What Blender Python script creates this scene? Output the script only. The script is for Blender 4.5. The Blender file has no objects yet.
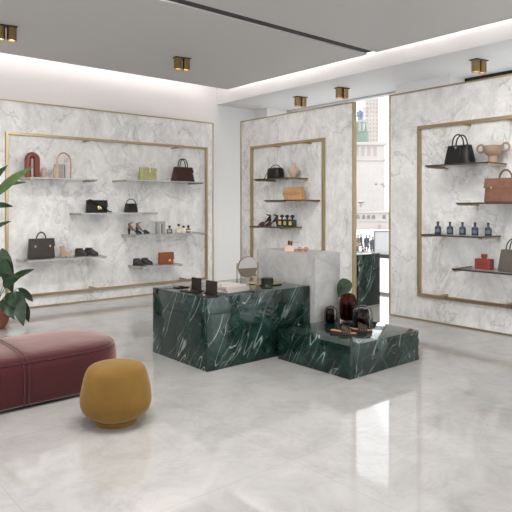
import bpy, math, random
from mathutils import Vector, Matrix, noise as mnoise
random.seed(7)
C = bpy.context.scene.collection
S = bpy.context.scene
PI = math.pi

# ---------------------------------------------------------------- camera
EYE = 1.6; FPX = 583.0; HOR = 206.0
FW = Vector((0.648, 0.7616, 0)); RT = Vector((0.7616, -0.648, 0))
cam_d = bpy.data.cameras.new('camera'); cam = bpy.data.objects.new('camera', cam_d); C.objects.link(cam)
cam.location = (0, 0, EYE)
cam.rotation_euler = (PI/2, 0, math.atan2(FW.y, FW.x) - PI/2)
cam_d.sensor_width = 36; cam_d.lens = 36*FPX/512; cam_d.shift_y = -(256-HOR)/512; cam_d.clip_end = 2000
S.camera = cam

# ---------------------------------------------------------------- world, lights, exposure
w = bpy.data.worlds.new('world'); S.world = w; w.use_nodes = True
bg = w.node_tree.nodes['Background']; bg.inputs[0].default_value = (0.97, 0.985, 1.0, 1); bg.inputs[1].default_value = 3.2
vs = S.view_settings; vs.view_transform = 'Standard'; vs.look = 'None'; vs.gamma = 1; vs.exposure = 0.10; vs.use_curve_mapping = False

def area(name, loc, size, energy, rot=(0, 0, 0), col=(1, 0.97, 0.94)):
    l = bpy.data.lights.new(name, 'AREA'); l.shape = 'RECTANGLE'; l.size = size[0]; l.size_y = size[1]; l.energy = energy; l.color = col
    o = bpy.data.objects.new(name, l); C.objects.link(o); o.location = loc; o.rotation_euler = rot; return o
# added fill lamps under the ceiling, out of view, for overhead light
area('overhead_fill_light', (2.2, 3.0, 3.80), (2.4, 2.2), 95)
area('overhead_fill_light', (4.5, 0.6, 3.80), (2.0, 2.2), 50)
area('overhead_fill_light', (-1.2, 5.0, 3.80), (2.4, 2.4), 50)
for lo, sz, en, rt in (((4.6, 3.1, 3.70), (2.6, .5), 14, (math.radians(50), 0, -PI/2)), ((2.4, 5.6, 3.70), (3.4, .5), 30, (math.radians(50), 0, 0)), ((3.5, 4.95, 3.70), (1.2, .5), 20, (math.radians(58), 0, -PI/2+.62))):
    area('wall_fill_light', lo, sz, en, rt).data.spread = math.radians(82)  # added lamps without fixtures, tilted to brighten the display walls
area('rear_fill_light', (1.5, -3.85, 1.9), (6.5, 3.2), 105, (PI/2, 0, 0), (.98, .99, 1))  # added soft fill in front of the solid back and left walls
area('rear_fill_light', (-3.85, 2.5, 1.9), (8, 3.2), 135, (PI/2, 0, -PI/2), (.98, .99, 1))
DOWN_E = 60

# ---------------------------------------------------------------- pixel helpers (photo survey -> metres)
def ray(px): return FW + RT*((px-256)/FPX)
YA = 9.26; XB = 7.05
def onY(px, y): d = ray(px); t = y/d.y; return Vector((d.x*t, y, t))      # z holds depth
def onX(px, x): d = ray(px); t = x/d.x; return Vector((x, d.y*t, t))
def zat(py, t): return EYE - (py-HOR)*t/FPX
def onZ(px, py, z=0.0):
    t = (EYE-z)*FPX/(py-HOR); d = ray(px)*t; return Vector((d.x, d.y, z))

# ---------------------------------------------------------------- materials
def mat(name, col=(.8, .8, .8), rough=.5, metal=0, spec=.5, **k):
    m = bpy.data.materials.new(name); m.use_nodes = True
    b = m.node_tree.nodes['Principled BSDF']
    b.inputs['Base Color'].default_value = (*col, 1); b.inputs['Roughness'].default_value = rough
    b.inputs['Metallic'].default_value = metal; b.inputs['Specular IOR Level'].default_value = spec
    for a, v in k.items(): b.inputs[a].default_value = v
    return m
class N:
    def __init__(s, m): s.m = m; s.t = m.node_tree; s.b = s.t.nodes['Principled BSDF']
    def n(s, ty, **k):
        x = s.t.nodes.new(ty)
        for a, v in k.items(): setattr(x, a, v)
        return x
    def l(s, a, b): s.t.links.new(a, b)
    def coords(s, scale=(1, 1, 1), rot=(0, 0, 0), loc=(0, 0, 0)):
        tc = s.n('ShaderNodeTexCoord'); mp = s.n('ShaderNodeMapping')
        mp.inputs['Scale'].default_value = scale; mp.inputs['Rotation'].default_value = rot; mp.inputs['Location'].default_value = loc
        s.l(tc.outputs['Object'], mp.inputs['Vector']); return mp.outputs[0]
    def noise(s, vec, scale, detail=6, rough=.55, dist=0):
        x = s.n('ShaderNodeTexNoise'); s.l(vec, x.inputs['Vector'])
        x.inputs['Scale'].default_value = scale; x.inputs['Detail'].default_value = detail
        x.inputs['Roughness'].default_value = rough; x.inputs['Distortion'].default_value = dist
        return x.outputs['Fac']
    def math(s, op, a, b=None, clamp=False):
        x = s.n('ShaderNodeMath', operation=op); x.use_clamp = clamp
        for i, v in enumerate((a, b)):
            if v is None: continue
            if isinstance(v, (int, float)): x.inputs[i].default_value = v
            else: s.l(v, x.inputs[i])
        return x.outputs[0]
    def ridge(s, fac, width, center=.5):          # 1 on the vein, 0 away
        d = s.math('ABSOLUTE', s.math('SUBTRACT', fac, center))
        return s.math('SUBTRACT', 1.0, s.math('DIVIDE', d, width), True)
    def ramp(s, fac, stops):
        x = s.n('ShaderNodeValToRGB'); e = x.color_ramp.elements
        while len(e) < len(stops): e.new(.5)
        for i, (p, c) in enumerate(stops): e[i].position = p; e[i].color = (*c, 1) if len(c) == 3 else c
        s.l(fac, x.inputs[0]); return x.outputs[0]
    def mix(s, fac, a, b):
        x = s.n('ShaderNodeMix', data_type='RGBA')
        for i, v in ((0, fac), (6, a), (7, b)):
            if isinstance(v, (int, float)): x.inputs[i].default_value = v
            elif isinstance(v, tuple): x.inputs[i].default_value = (*v, 1)
            else: s.l(v, x.inputs[i])
        return x.outputs[2]
    def base(s, c): s.l(c, s.b.inputs['Base Color'])
    def bump(s, h, strength=.2, dist=.01):
        x = s.n('ShaderNodeBump'); x.inputs['Strength'].default_value = strength; x.inputs['Distance'].default_value = dist
        s.l(h, x.inputs['Height']); s.l(x.outputs[0], s.b.inputs['Normal'])

def light_marble(name, rot=(0, 0, 0), tone=1.0, rough=.32):
    m = mat(name, rough=rough); k = N(m)
    v = k.coords((1, 1, .8), rot)
    cl = k.noise(v, 2.3, 10, .68, 1.1)
    base = k.ramp(cl, [(.30, (.61*tone, .605*tone, .60*tone)), (.46, (.74*tone, .735*tone, .73*tone)), (.60, (.84*tone, .835*tone, .83*tone))])
    v1 = k.ridge(k.noise(k.coords((1, 1, .75), rot, (3, 1, 2)), 1.15, 10, .60, .5), .014)
    v2 = k.ridge(k.noise(k.coords((1, 1, .8), rot, (9, 5, 4)), 2.3, 9, .62, .8), .016)
    msk = k.math('MULTIPLY', k.noise(k.coords((1, 1, 1), rot, (1, 7, 2)), 1.2, 3), 1.5, True)
    fac = k.math('MULTIPLY', k.math('MAXIMUM', k.math('MULTIPLY', v1, .55), k.math('MULTIPLY', v2, .2)), msk)
    fine = k.ramp(k.noise(v, 9, 6, .7), [(.35, (.86, .86, .86)), (.65, (1.04, 1.04, 1.04))])
    c = k.mix(fac, base, (.30, .285, .27))
    mm = k.n('ShaderNodeMix', data_type='RGBA', blend_type='MULTIPLY'); mm.inputs[0].default_value = .8
    k.l(c, mm.inputs[6]); k.l(fine, mm.inputs[7]); k.base(mm.outputs[2])
    return m
def green_marble(name):
    m = mat(name, rough=.06, spec=.42); k = N(m)
    def skew(dirv, along, across, off):
        d = Vector(dirv).normalized(); e1 = d.cross(Vector((.3, .9, .2))).normalized(); e2 = d.cross(e1)   # d: normal of the vein sheets
        v = k.coords((1, 1, 1)); cb = k.n('ShaderNodeCombineXYZ')
        for i, (e, sc) in enumerate(((d, across), (e1, along), (e2, along))):
            x = k.n('ShaderNodeVectorMath', operation='DOT_PRODUCT'); k.l(v, x.inputs[0]); x.inputs[1].default_value = e*sc
            k.l(k.math('ADD', x.outputs['Value'], off+i*1.7), cb.inputs[i])
        return cb.outputs[0]
    cl = k.noise(k.coords((1, 1, 1)), 4, 8, .7, .8)
    base = k.ramp(cl, [(.35, (.0025, .008, .0065)), (.52, (.008, .025, .020)), (.70, (.026, .062, .051))])
    def vor(vec, scale, width, wob=.05):
        ns = k.n('ShaderNodeTexNoise'); k.l(vec, ns.inputs['Vector']); ns.inputs['Scale'].default_value = 2.5; ns.inputs['Detail'].default_value = 4
        ad = k.n('ShaderNodeMix', data_type='RGBA', blend_type='LINEAR_LIGHT'); ad.inputs[0].default_value = wob
        k.l(vec, ad.inputs[6]); k.l(ns.outputs['Color'], ad.inputs[7])
        x = k.n('ShaderNodeTexVoronoi', feature='DISTANCE_TO_EDGE'); k.l(ad.outputs[2], x.inputs['Vector']); x.inputs['Scale'].default_value = scale
        return k.math('SUBTRACT', 1.0, k.math('DIVIDE', x.outputs['Distance'], width), True)
    def mask(off, sc, lo, gain): return k.math('MULTIPLY', k.math('SUBTRACT', k.noise(k.coords((1, 1, 1), (0, 0, 0), off), sc, 4), lo), gain, True)
    n1 = k.noise(skew((1.7, -1.7, -1), .35, 2.6, 2), 2.0, 2, .45, 0)
    a = k.math('MULTIPLY', k.math('MAXIMUM', k.ridge(n1, .0065), k.ridge(n1, .005, .43)), mask((3, 3, 3), 3.0, .43, 6))
    n2 = k.noise(skew((1.0, -1.0, -1), .5, 2.4, 7), 2.0, 3, .5, 0)
    b = k.math('MULTIPLY', k.math('MAXIMUM', k.ridge(n2, .0055, .52), k.ridge(n2, .003, .40)), mask((8, 3, 1), 3.4, .44, 5))
    c = k.math('MULTIPLY', k.ridge(k.noise(skew((1.2, -1.2, 1), .6, 2.0, 4), 2.2, 3, .5, 0), .006), mask((1, 8, 5), 4.0, .48, 3))
    f = k.math('MAXIMUM', a, k.math('MAXIMUM', k.math('MULTIPLY', b, .6), k.math('MULTIPLY', c, .5)))
    halo = k.math('MULTIPLY', k.ridge(n1, .05), mask((3, 3, 3), 3.0, .40, 4))
    col = k.mix(k.math('MULTIPLY', halo, .35), base, (.055, .11, .095))
    col = k.mix(k.math('MULTIPLY', f, .8), col, (.42, .52, .47))
    k.base(col); return m

M = {}
M['panel'] = light_marble('white veined marble', (.1, .15, .5), 1.0)
M['pedestal'] = light_marble('pale grey marble', (.4, .2, .1), .57, .25)
M['green'] = green_marble('dark green veined marble')
M['paint'] = mat('white wall paint', (.70, .695, .69), .6)
M['soffit'] = mat('soffit paint', (.72, .72, .72), .6)
M['raft'] = mat('grey ceiling paint', (.58, .57, .56), .7)
M['gap_shade'] = mat('painted gap shade', (.05, .05, .05), .8)  # near-black stands in for shade inside the ceiling gap
m = mat('polished grey marble floor', rough=.06, spec=.85, IOR=1.6); k = N(m); M['floor'] = m
v = k.coords((1, 1, 1), (0, 0, .5))
cl = k.noise(v, 2.6, 10, .72, .6)
base = k.ramp(cl, [(.32, (.345, .341, .336)), (.5, (.41, .405, .40)), (.68, (.455, .45, .443))])
vv = k.ridge(k.noise(k.coords((1, 1, 1), (0, 0, .2), (4, 2, 0)), 1.6, 9, .62, .7), .014)
c = k.mix(k.math('MULTIPLY', vv, .25), base, (.30, .29, .28))
br = k.n('ShaderNodeTexBrick'); br.offset = 0; k.l(k.coords((1, 1, 1), (0, 0, 0), (.45, .35, 0)), br.inputs['Vector'])
br.inputs['Scale'].default_value = 1; br.inputs['Brick Width'].default_value = 1.5; br.inputs['Row Height'].default_value = 1.5
br.inputs['Mortar Size'].default_value = .002; br.inputs['Mortar Smooth'].default_value = .1
br.inputs['Color1'].default_value = (1, 1, 1, 1); br.inputs['Color2'].default_value = (.985, .985, .985, 1); br.inputs['Mortar'].default_value = (.80, .80, .80, 1)
mm = k.n('ShaderNodeMix', data_type='RGBA', blend_type='MULTIPLY'); mm.inputs[0].default_value = 1
k.l(c, mm.inputs[6]); k.l(br.outputs['Color'], mm.inputs[7]); k.base(mm.outputs[2])
k.l(k.ramp(k.noise(v, 4, 5), [(.3, (.03, .03, .03)), (.7, (.075, .075, .075))]), k.b.inputs['Roughness'])

def brushed(name, col, rough=.3):
    m = mat(name, col, rough, 1); k = N(m)
    k.bump(k.noise(k.coords((40, 40, 2)), 6, 3), .08, .002); return m
M['brass'] = brushed('brushed brass', (.46, .36, .22), .32)
M['brass_dark'] = brushed('aged brass', (.33, .235, .115), .25)
M['copper'] = brushed('copper rod', (.55, .24, .15), .35)
M['gold'] = mat('gold hardware', (.85, .68, .38), .25, 1)
M['bronze'] = mat('dark bronze', (.12, .10, .08), .35, 1)
M['black_metal'] = mat('black metal', (.02, .02, .02), .4, .6)
def leather(name, col, rough=.42, b=.25, sc=160):
    m = mat(name, col, rough, spec=.32); k = N(m); v = k.coords()
    k.base(k.ramp(k.noise(v, 12, 4), [(.3, tuple(x*.82 for x in col)), (.7, tuple(min(1, x*1.12) for x in col))]))
    k.bump(k.noise(v, sc, 3), b, .002); return m
M['black_leather'] = leather('black leather', (.010, .0095, .0095), .4)
M['brown_leather'] = leather('brown leather', (.19, .090, .060), .4)
M['darkbrown_leather'] = leather('dark brown leather', (.042, .016, .012), .4)
M['grey_leather'] = leather('dark taupe leather', (.043, .036, .034), .45)
M['taupe_leather'] = leather('taupe leather', (.11, .092, .08), .45)
M['olive_leather'] = leather('pale olive leather', (.40, .40, .19), .45)
M['orange_leather'] = leather('orange brown leather', (.27, .082, .032), .42)
M['tan_raffia'] = leather('woven tan raffia', (.50, .30, .15), .7, .8, 60)
M['beige_suede'] = leather('beige suede', (.42, .30, .225), .8, .3)
def ceramic(name, col, rough=.6):
    m = mat(name, col, rough); k = N(m); v = k.coords()
    k.base(k.ramp(k.noise(v, 8, 4), [(.3, tuple(x*.9 for x in col)), (.7, tuple(min(1, x*1.08) for x in col))])); k.bump(k.noise(v, 60, 3), .2, .003); return m
M['terracotta'] = ceramic('red brown terracotta', (.19, .040, .020), .45)
M['pot'] = ceramic('orange terracotta pot', (.30, .115, .075), .7)
M['beige_clay'] = ceramic('beige clay', (.52, .40, .30), .65)
M['bowl_clay'] = ceramic('sand clay', (.36, .255, .185), .6)
M['pink_clay'] = ceramic('pale pink clay', (.50, .38, .33), .6)
M['blush'] = ceramic('blush card', (.72, .52, .43), .6)
M['red_glaze'] = ceramic('brick red glaze', (.25, .042, .028), .5)
M['soil'] = ceramic('soil', (.05, .035, .025), .9)
M['paper'] = mat('paper', (.56, .52, .50), .7); M['paper2'] = mat('cover paper', (.42, .34, .31), .6)
M['dark_wood'] = mat('dark velvet card', (.030, .022, .019), .8, spec=.2)
M['black_gloss'] = mat('black gloss', (.008, .008, .008), .15)
M['black_cap'] = mat('black cap', (.01, .01, .01), .4)
M['navy_glass'] = mat('dark blue glass', (.018, .035, .06), .12, spec=.7)
M['green_glass'] = mat('dark green glass', (.012, .035, .03), .1, spec=.7)
M['label'] = mat('gold label', (.55, .40, .13), .5)
M['grey_label'] = mat('grey label', (.10, .12, .16), .5)
M['cream'] = mat('cream flask', (.75, .70, .60), .3)
M['mirror'] = mat('mirror', (.50, .47, .46), .5, 1)
M['insole'] = mat('tan insole', (.45, .27, .14), .6)
M['glass_rim'] = mat('pale glass edge', (.42, .44, .43), .2)
M['emit'] = mat('lamp lens', (1, 1, 1), .5); M['emit'].node_tree.nodes['Principled BSDF'].inputs['Emission Color'].default_value = (1, .85, .65, 1); M['emit'].node_tree.nodes['Principled BSDF'].inputs['Emission Strength'].default_value = 5
M['led'] = mat('led strip', (1, 1, 1), .5); M['led'].node_tree.nodes['Principled BSDF'].inputs['Emission Color'].default_value = (1, .90, .87, 1); M['led'].node_tree.nodes['Principled BSDF'].inputs['Emission Strength'].default_value = 29

def glassy(name, col, rough=.03, tint=.6, fres=1.0):
    """thin tinted glass: see-through tint with a fresnel reflection"""
    m = bpy.data.materials.new(name); m.use_nodes = True; t = m.node_tree; t.nodes.clear()
    o = t.nodes.new('ShaderNodeOutputMaterial'); tr = t.nodes.new('ShaderNodeBsdfTransparent'); tr.inputs[0].default_value = (*col, 1)
    gl = t.nodes.new('ShaderNodeBsdfGlossy'); gl.inputs['Roughness'].default_value = rough
    fr = t.nodes.new('ShaderNodeFresnel'); fr.inputs[0].default_value = 1.5
    mx = t.nodes.new('ShaderNodeMixShader')
    ml = t.nodes.new('ShaderNodeMath'); ml.operation = 'MULTIPLY'; ml.inputs[1].default_value = fres
    t.links.new(fr.outputs[0], ml.inputs[0]); t.links.new(ml.outputs[0], mx.inputs[0])
    t.links.new(tr.outputs[0], mx.inputs[1]); t.links.new(gl.outputs[0], mx.inputs[2]); t.links.new(mx.outputs[0], o.inputs[0])
    return m
M['pane'] = glassy('window glass', (.97, .98, .98), .0, fres=.6)
M['shelf_glass'] = glassy('shelf glass', (.94, .95, .95), .03, fres=.45)
M['amber_glass'] = glassy('brown glass', (.55, .36, .29), .03, fres=.2)
M['smoke_glass'] = glassy('smoky glass', (.50, .45, .41), .03, fres=.3)
M['clear_block'] = glassy('clear acrylic', (.84, .83, .83), .05)
M['rose_glass'] = glassy('rose lens', (.92, .70, .64), .03)
M['edge_glass'] = mat('glass edge', (.16, .17, .16), .2)

def velvet(name, col, sheen, spread=.6):
    m = mat(name, col, .85, 0, .15); k = N(m); v = k.coords()
    b = k.b; b.inputs['Sheen Weight'].default_value = spread; b.inputs['Sheen Tint'].default_value = (*sheen, 1); b.inputs['Sheen Roughness'].default_value = .4
    k.base(k.ramp(k.noise(v, 3.2, 5, .6), [(.3, tuple(x*.8 for x in col)), (.7, tuple(min(1, x*1.15) for x in col))]))
    k.bump(k.noise(v, 5, 4, .5), .35, .02); return m
M['burgundy'] = velvet('dark rose velvet', (.052, .0095, .0125), (1, .72, .68), 1.0)
M['mustard'] = velvet('mustard velvet', (.185, .102, .024), (1, .8, .5), .3)
m = mat('leaf', (.03, .09, .03), .35); k = N(m); M['leaf'] = m
k.base(k.ramp(k.noise(k.coords(), 14, 3), [(.35, (.005, .017, .007)), (.7, (.022, .058, .018))]))
m = mat('light leaf', (.10, .2, .04), .4); k = N(m); M['leaf_light'] = m
k.base(k.ramp(k.noise(k.coords(), 12, 3), [(.35, (.035, .075, .018)), (.7, (.085, .14, .038))]))
M['stem'] = mat('stem', (.05, .10, .03), .5)
M['facade'] = mat('pale stone facade', (.36, .335, .325), .8); M['facade2'] = mat('cream stone facade', (.37, .33, .31), .8)
M['win_dark'] = mat('far window', (.27, .225, .215), .5); M['dome'] = mat('copper green dome', (.15, .21, .18), .6)
M['bluegrey'] = mat('blue grey metal', (.10, .13, .22), .5)
M['pave'] = mat('pale paving', (.55, .53, .52), .8)
M['coat'] = mat('dark coat', (.012, .012, .022), .8); M['coat2'] = mat('pale coat', (.6, .6, .58), .8); M['coat3'] = mat('brown coat', (.14, .07, .05), .8)
M['skin'] = mat('skin', (.5, .3, .22), .6)
M['frost'] = mat('pale grey board', (.68, .68, .70), .4)
M['sill'] = mat('grey stone sill', (.11, .115, .12), .4)
M['frame_grey'] = mat('light grey frame', (.45, .46, .47), .4)

# ---------------------------------------------------------------- mesh helpers
class MB:
    def __init__(s): s.v = []; s.f = []
    def add(s, vs, fs):
        n = len(s.v); s.v += [tuple(v) for v in vs]; s.f += [tuple(i+n for i in f) for f in fs]; return s
    def box(s, x0, x1, y0, y1, z0, z1):
        return s.add([(x, y, z) for z in (z0, z1) for y in (y0, y1) for x in (x0, x1)],
                     [(0, 2, 3, 1), (4, 5, 7, 6), (0, 1, 5, 4), (2, 6, 7, 3), (0, 4, 6, 2), (1, 3, 7, 5)])
    def rings(s, R, caps=True, closed=False):
        n = len(R[0]); vs = [p for r in R for p in r]; fs = []
        m_ = len(R)
        for i in range(m_ if closed else m_-1):
            a = i*n; b = ((i+1) % m_)*n
            for j in range(n):
                k_ = (j+1) % n; fs.append((a+j, a+k_, b+k_, b+j))
        if caps and not closed:
            fs.append(tuple(range(n))[::-1]); fs.append(tuple(range((m_-1)*n, m_*n)))
        return s.add(vs, fs)
    def loft(s, secs, n=36, p=4, caps=True):
        """horizontal superellipse sections: (z, hx, hy[, cx, cy])"""
        R = []
        for q in secs:
            z, hx, hy = q[:3]; cx, cy = (q[3], q[4]) if len(q) > 3 else (0, 0)
            r = []
            for j in range(n):
                a = 2*PI*j/n; c, d = math.cos(a), math.sin(a)
                r.append((cx+hx*math.copysign(abs(c)**(2/p), c), cy+hy*math.copysign(abs(d)**(2/p), d), z))
            R.append(r)
        return s.rings(R, caps)
    def lathe(s, prof, n=28, cx=0, cy=0):
        return s.loft([(z, r, r, cx, cy) for r, z in prof], n, 2)
    def tube(s, pts, r, n=8, closed=False):
        P = [Vector(p) for p in pts]; R = []; m_ = len(P); up = None
        for i, p in enumerate(P):
            if closed: t = (P[(i+1) % m_]-P[i-1]).normalized()
            else: t = (P[min(i+1, m_-1)]-P[max(i-1, 0)]).normalized()
            if up is None: up = Vector((0, 0, 1)) if abs(t.z) < .9 else Vector((1, 0, 0))
            a = t.cross(up)
            if a.length < 1e-4: a = t.orthogonal()
            a.normalize(); b = a.cross(t).normalized(); up = b
            rr = r[i] if isinstance(r, (list, tuple)) else r
            R.append([p + a*rr*math.cos(2*PI*j/n) + b*rr*math.sin(2*PI*j/n) for j in range(n)])
        return s.rings(R, True, closed)
    def prism(s, poly, a0, a1, axis='y'):
        """polygon in the xz plane pushed along y (or in yz along x)"""
        n = len(poly)
        if axis == 'y': vs = [(x, a0, z) for x, z in poly]+[(x, a1, z) for x, z in poly]
        elif axis == 'x': vs = [(a0, x, z) for x, z in poly]+[(a1, x, z) for x, z in poly]
        else: vs = [(x, z, a0) for x, z in poly]+[(x, z, a1) for x, z in poly]
        fs = [tuple(range(n)), tuple(range(n, 2*n))[::-1]]+[(i, i+n, (i+1) % n+n, (i+1) % n) for i in range(n)]
        return s.add(vs, fs)
    def xf(s, mtx):
        s.v = [tuple(mtx @ Vector(v)) for v in s.v]; return s
    def build(s, name, material, parent=None, bevel=0, sharp=35, loc=None, rz=0):
        me = bpy.data.meshes.new(name); me.from_pydata(s.v, [], s.f)
        import bmesh
        bm = bmesh.new(); bm.from_mesh(me); bmesh.ops.recalc_face_normals(bm, faces=bm.faces)
        if bevel: bmesh.ops.bevel(bm, geom=[e for e in bm.edges if e.calc_face_angle(0) > .6], offset=bevel, segments=2, affect='EDGES', profile=.6)
        bm.to_mesh(me); bm.free()
        for p_ in me.polygons: p_.use_smooth = True
        me.set_sharp_from_angle(angle=math.radians(sharp)); me.materials.append(material)
        o = bpy.data.objects.new(name, me); C.objects.link(o)
        if parent: o.parent = parent
        if loc is not None: o.location = loc
        if rz: o.rotation_euler.z = rz
        return o
def thing(name, label, cat, loc=(0, 0, 0), rz=0, group=None):
    o = bpy.data.objects.new(name, None); o.empty_display_size = .1; C.objects.link(o); o.location = loc; o.rotation_euler.z = rz
    return tag(o, label, cat, group)
def tag(o, label, cat, group=None):
    o['label'] = label; o['category'] = cat
    if group: o['group'] = group
    return o
def struct(o): o['kind'] = 'structure'; return o
def kids(o): return [c for c in C.objects if c.parent == o]
def dup(root, loc, rz=0, label=None, group=None, name=None):
    r = root.copy(); C.objects.link(r); r.location = loc; r.rotation_euler.z = rz
    if label: r['label'] = label
    if group: r['group'] = group
    for ch in kids(root):
        c = ch.copy(); C.objects.link(c); c.parent = r
        for g in kids(ch):
            d = g.copy(); C.objects.link(d); d.parent = c
    return r
def arc(cx, cz, rx, rz_, a0, a1, n=16, y=0): return [(cx+rx*math.cos(a0+(a1-a0)*i/n), y, cz+rz_*math.sin(a0+(a1-a0)*i/n)) for i in range(n+1)]

# ================================================================ SETTING
struct(MB().box(-4, 9.0, -4, 9.5, -.1, 0).build('floor', M['floor']))
YW = 9.42
struct(MB().box(-4, 8.75, YW, YW+.2, 0, 4.2).build('wall_far', M['paint']))
struct(MB().box(-4.2, -4, -4, YW+.2, 0, 4.2).build('wall_left', M['paint']))
ZR = 3.82; ZS = 3.635; XF = 6.98; XW = 8.6
rc = onZ(227.3, 89.5, ZR); XR = rc.x; YR = rc.y
sl = onZ(372, 53.5, ZR).y
struct(MB().box(-4, XF, -4, YW, 4.16, 4.25).build('ceiling', M['paint']))
r1 = struct(MB().box(-3.8, XR, sl+.085, YR, ZR, ZR+.10).build('ceiling', M['raft']))
r2 = struct(MB().box(-3.8, XR, -3.8, sl-.085, ZR, ZR+.10).build('ceiling', M['raft']))
r1['label'] = 'far grey suspended ceiling raft'; r2['label'] = 'near grey suspended ceiling raft'
# strip filling the gap between the rafts, blackened to paint its shade
struct(MB().box(-3.8, XR-.03, sl-.085, sl+.085, ZR+.02, ZR+.10).build('gap_shade_strip', M['gap_shade']))
# lower soffit along the window wall
struct(MB().box(XF, 8.9, -4, YW, ZS, 4.25).build('ceiling', M['soffit']))['label'] = 'lowered white soffit along the window side'
# cove light strips lying on the raft edges
for i, (x0, x1, y0, y1) in enumerate(((XR-.10, XR-.06, sl+.1, YR-.1), (XR-.10, XR-.06, -3.6, sl-.1), (-3.6, XR-.15, YR-.10, YR-.06))):
    tag(MB().box(x0, x1, y0, y1, ZR+.102, ZR+.13).build('light_strip', M['led']),
        ('hidden cove light strip on the raft edge facing the soffit, far half', 'hidden cove light strip on the raft edge facing the soffit, near half', 'hidden cove light strip on the raft edge facing the far wall')[i], 'light strip')
# columns between the windows
struct(MB().box(8.0, 8.9, 9.05, YW, 0, ZS).build('trim_2', M['paint']))['label'] = 'white column in the far corner'
struct(MB().box(8.15, 8.9, 4.93, 5.95, 0, ZS).build('trim_3', M['paint']))['label'] = 'white column behind the right display wall'
# window wall
def window(n, y0, y1, head_mat, head_h, divs):
    wn = struct(MB().box(XW-.03, XW+.05, y0, y1, ZS-head_h, ZS).box(XW-.03, XW+.05, y0, y0+.05, .73, ZS-head_h).box(XW-.03, XW+.05, y1-.05, y1, .73, ZS-head_h).build('window_%d' % n, head_mat))
    for i in range(1, divs): MB().box(XW-.02, XW+.04, y0+(y1-y0)*i/divs-.02, y0+(y1-y0)*i/divs+.02, .73, ZS-head_h).build('mullion', head_mat, wn)
    MB().box(XW+.005, XW+.015, y0+.05, y1-.05, .73, ZS-head_h).build('glass', M['pane'], wn)
    MB().box(XW-.06, XW+.06, y0, y1, .66, .73).build('window_rail', M['sill'], wn)
    MB().box(XW-.03, XW+.05, y0, y1, 0, .04).build('bottom_rail', M['frame_grey'], wn)
    MB().box(XW+.005, XW+.015, y0+.02, y1-.02, .04, .66).build('lower_glass', M['pane'], wn)
    return wn
window(1, 5.95, 9.05, M['frame_grey'], .03, 1)
window(2, -4, 4.93, M['black_metal'], .09, 4)
# back side: added, unseen tall shop windows behind the camera
wb = struct(MB().box(-4, 5, -4.2, -4, 0, 4.2).box(5, 9, -4.2, -4, 3.3, 4.2).box(8.2, 9, -4.2, -4, 0, 3.3).build('wall_back', M['paint']))
w3 = struct(MB().box(5, 8.2, -4.12, -4.06, 3.24, 3.3).box(5, 8.2, -4.12, -4.06, 0, .06).build('window_3', M['black_metal']))
for i in range(3): MB().box(5+1.6*i-.03, 5+1.6*i+.03, -4.12, -4.06, .06, 3.24).build('mullion', M['black_metal'], w3)
MB().box(5, 8.2, -4.095, -4.085, .06, 3.24).build('glass', M['pane'], w3)

# ================================================================ DISPLAY WALLS
HP = 3.23
def bar_frame(t, axis, a0, a1, z0, z1, face, mtl, wd=.055, dp=.05, sgn=-1):
    """rectangular brass frame fixed on a marble face; axis 'x' (face is a y plane) or 'y' (face is an x plane)"""
    mb = MB()
    def bx(p0, p1, q0, q1):
        if axis == 'x': mb.box(p0, p1, face-dp, face-.001, q0, q1)
        else: mb.box(face-dp, face-.001, p0, p1, q0, q1)
    bx(a0, a1, z0, z0+wd); bx(a0, a1, z1-wd, z1); bx(a0, a0+wd, z0+wd, z1-wd); bx(a1-wd, a1, z0+wd, z1-wd)
    return mb.build('brass_frame', mtl, t)
def display_wall(axis, a0, a1, label, f0, f1, fz0, fz1, tabs):
    face = YA if axis == 'x' else XB; th = .07
    org = (a0, face, 0) if axis == 'x' else (face, a0, 0)
    t = thing('display_wall', label, 'display wall', org)
    inv = Matrix.Translation(-Vector(org))
    o = (MB().box(a0, a1, face, face+th, .02, HP-.02) if axis == 'x' else MB().box(face, face+th, a0, a1, .02, HP-.02)).xf(inv).build('marble_slab', M['panel'], t)
    mb = MB(); e = .02
    for p0, p1, q0, q1 in ((a0-e, a1+e, 0, .02), (a0-e, a1+e, HP-.02, HP), (a0-e, a0, .02, HP-.02), (a1, a1+e, .02, HP-.02)):
        if axis == 'x': mb.box(p0, p1, face-.012, face+th, q0, q1)
        else: mb.box(face-.012, face+th, p0, p1, q0, q1)
    mb.xf(inv).build('brass_edging', M['brass'], t)
    fr = bar_frame(t, axis, f0, f1, fz0, fz1, face, M['brass'], .038 if axis == 'x' else .044); fr.data.transform(inv)
    for a, top in tabs:
        z = fz1-.055 if top else fz0+.055; z0, z1 = (z-.02, z) if top else (z, z+.02)
        mb = MB()
        if axis == 'x': mb.box(a-.02, a+.02, face-.22, face-.001, z0, z1)
        else: mb.box(face-.22, face-.001, a-.02, a+.02, z0, z1)
        mb.xf(inv).build('frame_bracket', M['brass'], t)
    return t
ax = lambda px: onY(px, YA).x
by = lambda px: onX(px, XB).y
WA = display_wall('x', 1.2, ax(212.5), 'long white marble display wall on the left framed in brass', ax(5), ax(206.3), .18, 2.735,
                  [(ax(84), True), (ax(172), True), (ax(90), False), (ax(180), False)])
WM = display_wall('y', by(352.6), by(241.5), 'narrower white marble display wall in the middle before the window', by(325.5), by(252), .3, 2.715,
                  [(by(280), True), (by(311), True)])
WR = display_wall('y', 1.7, by(390.5), 'white marble display wall at the right edge with brass frame', 2.1, by(419), .34, 2.715,
                  [(by(470), True), (by(512), True), (by(447), False), (by(512), False)])

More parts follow.
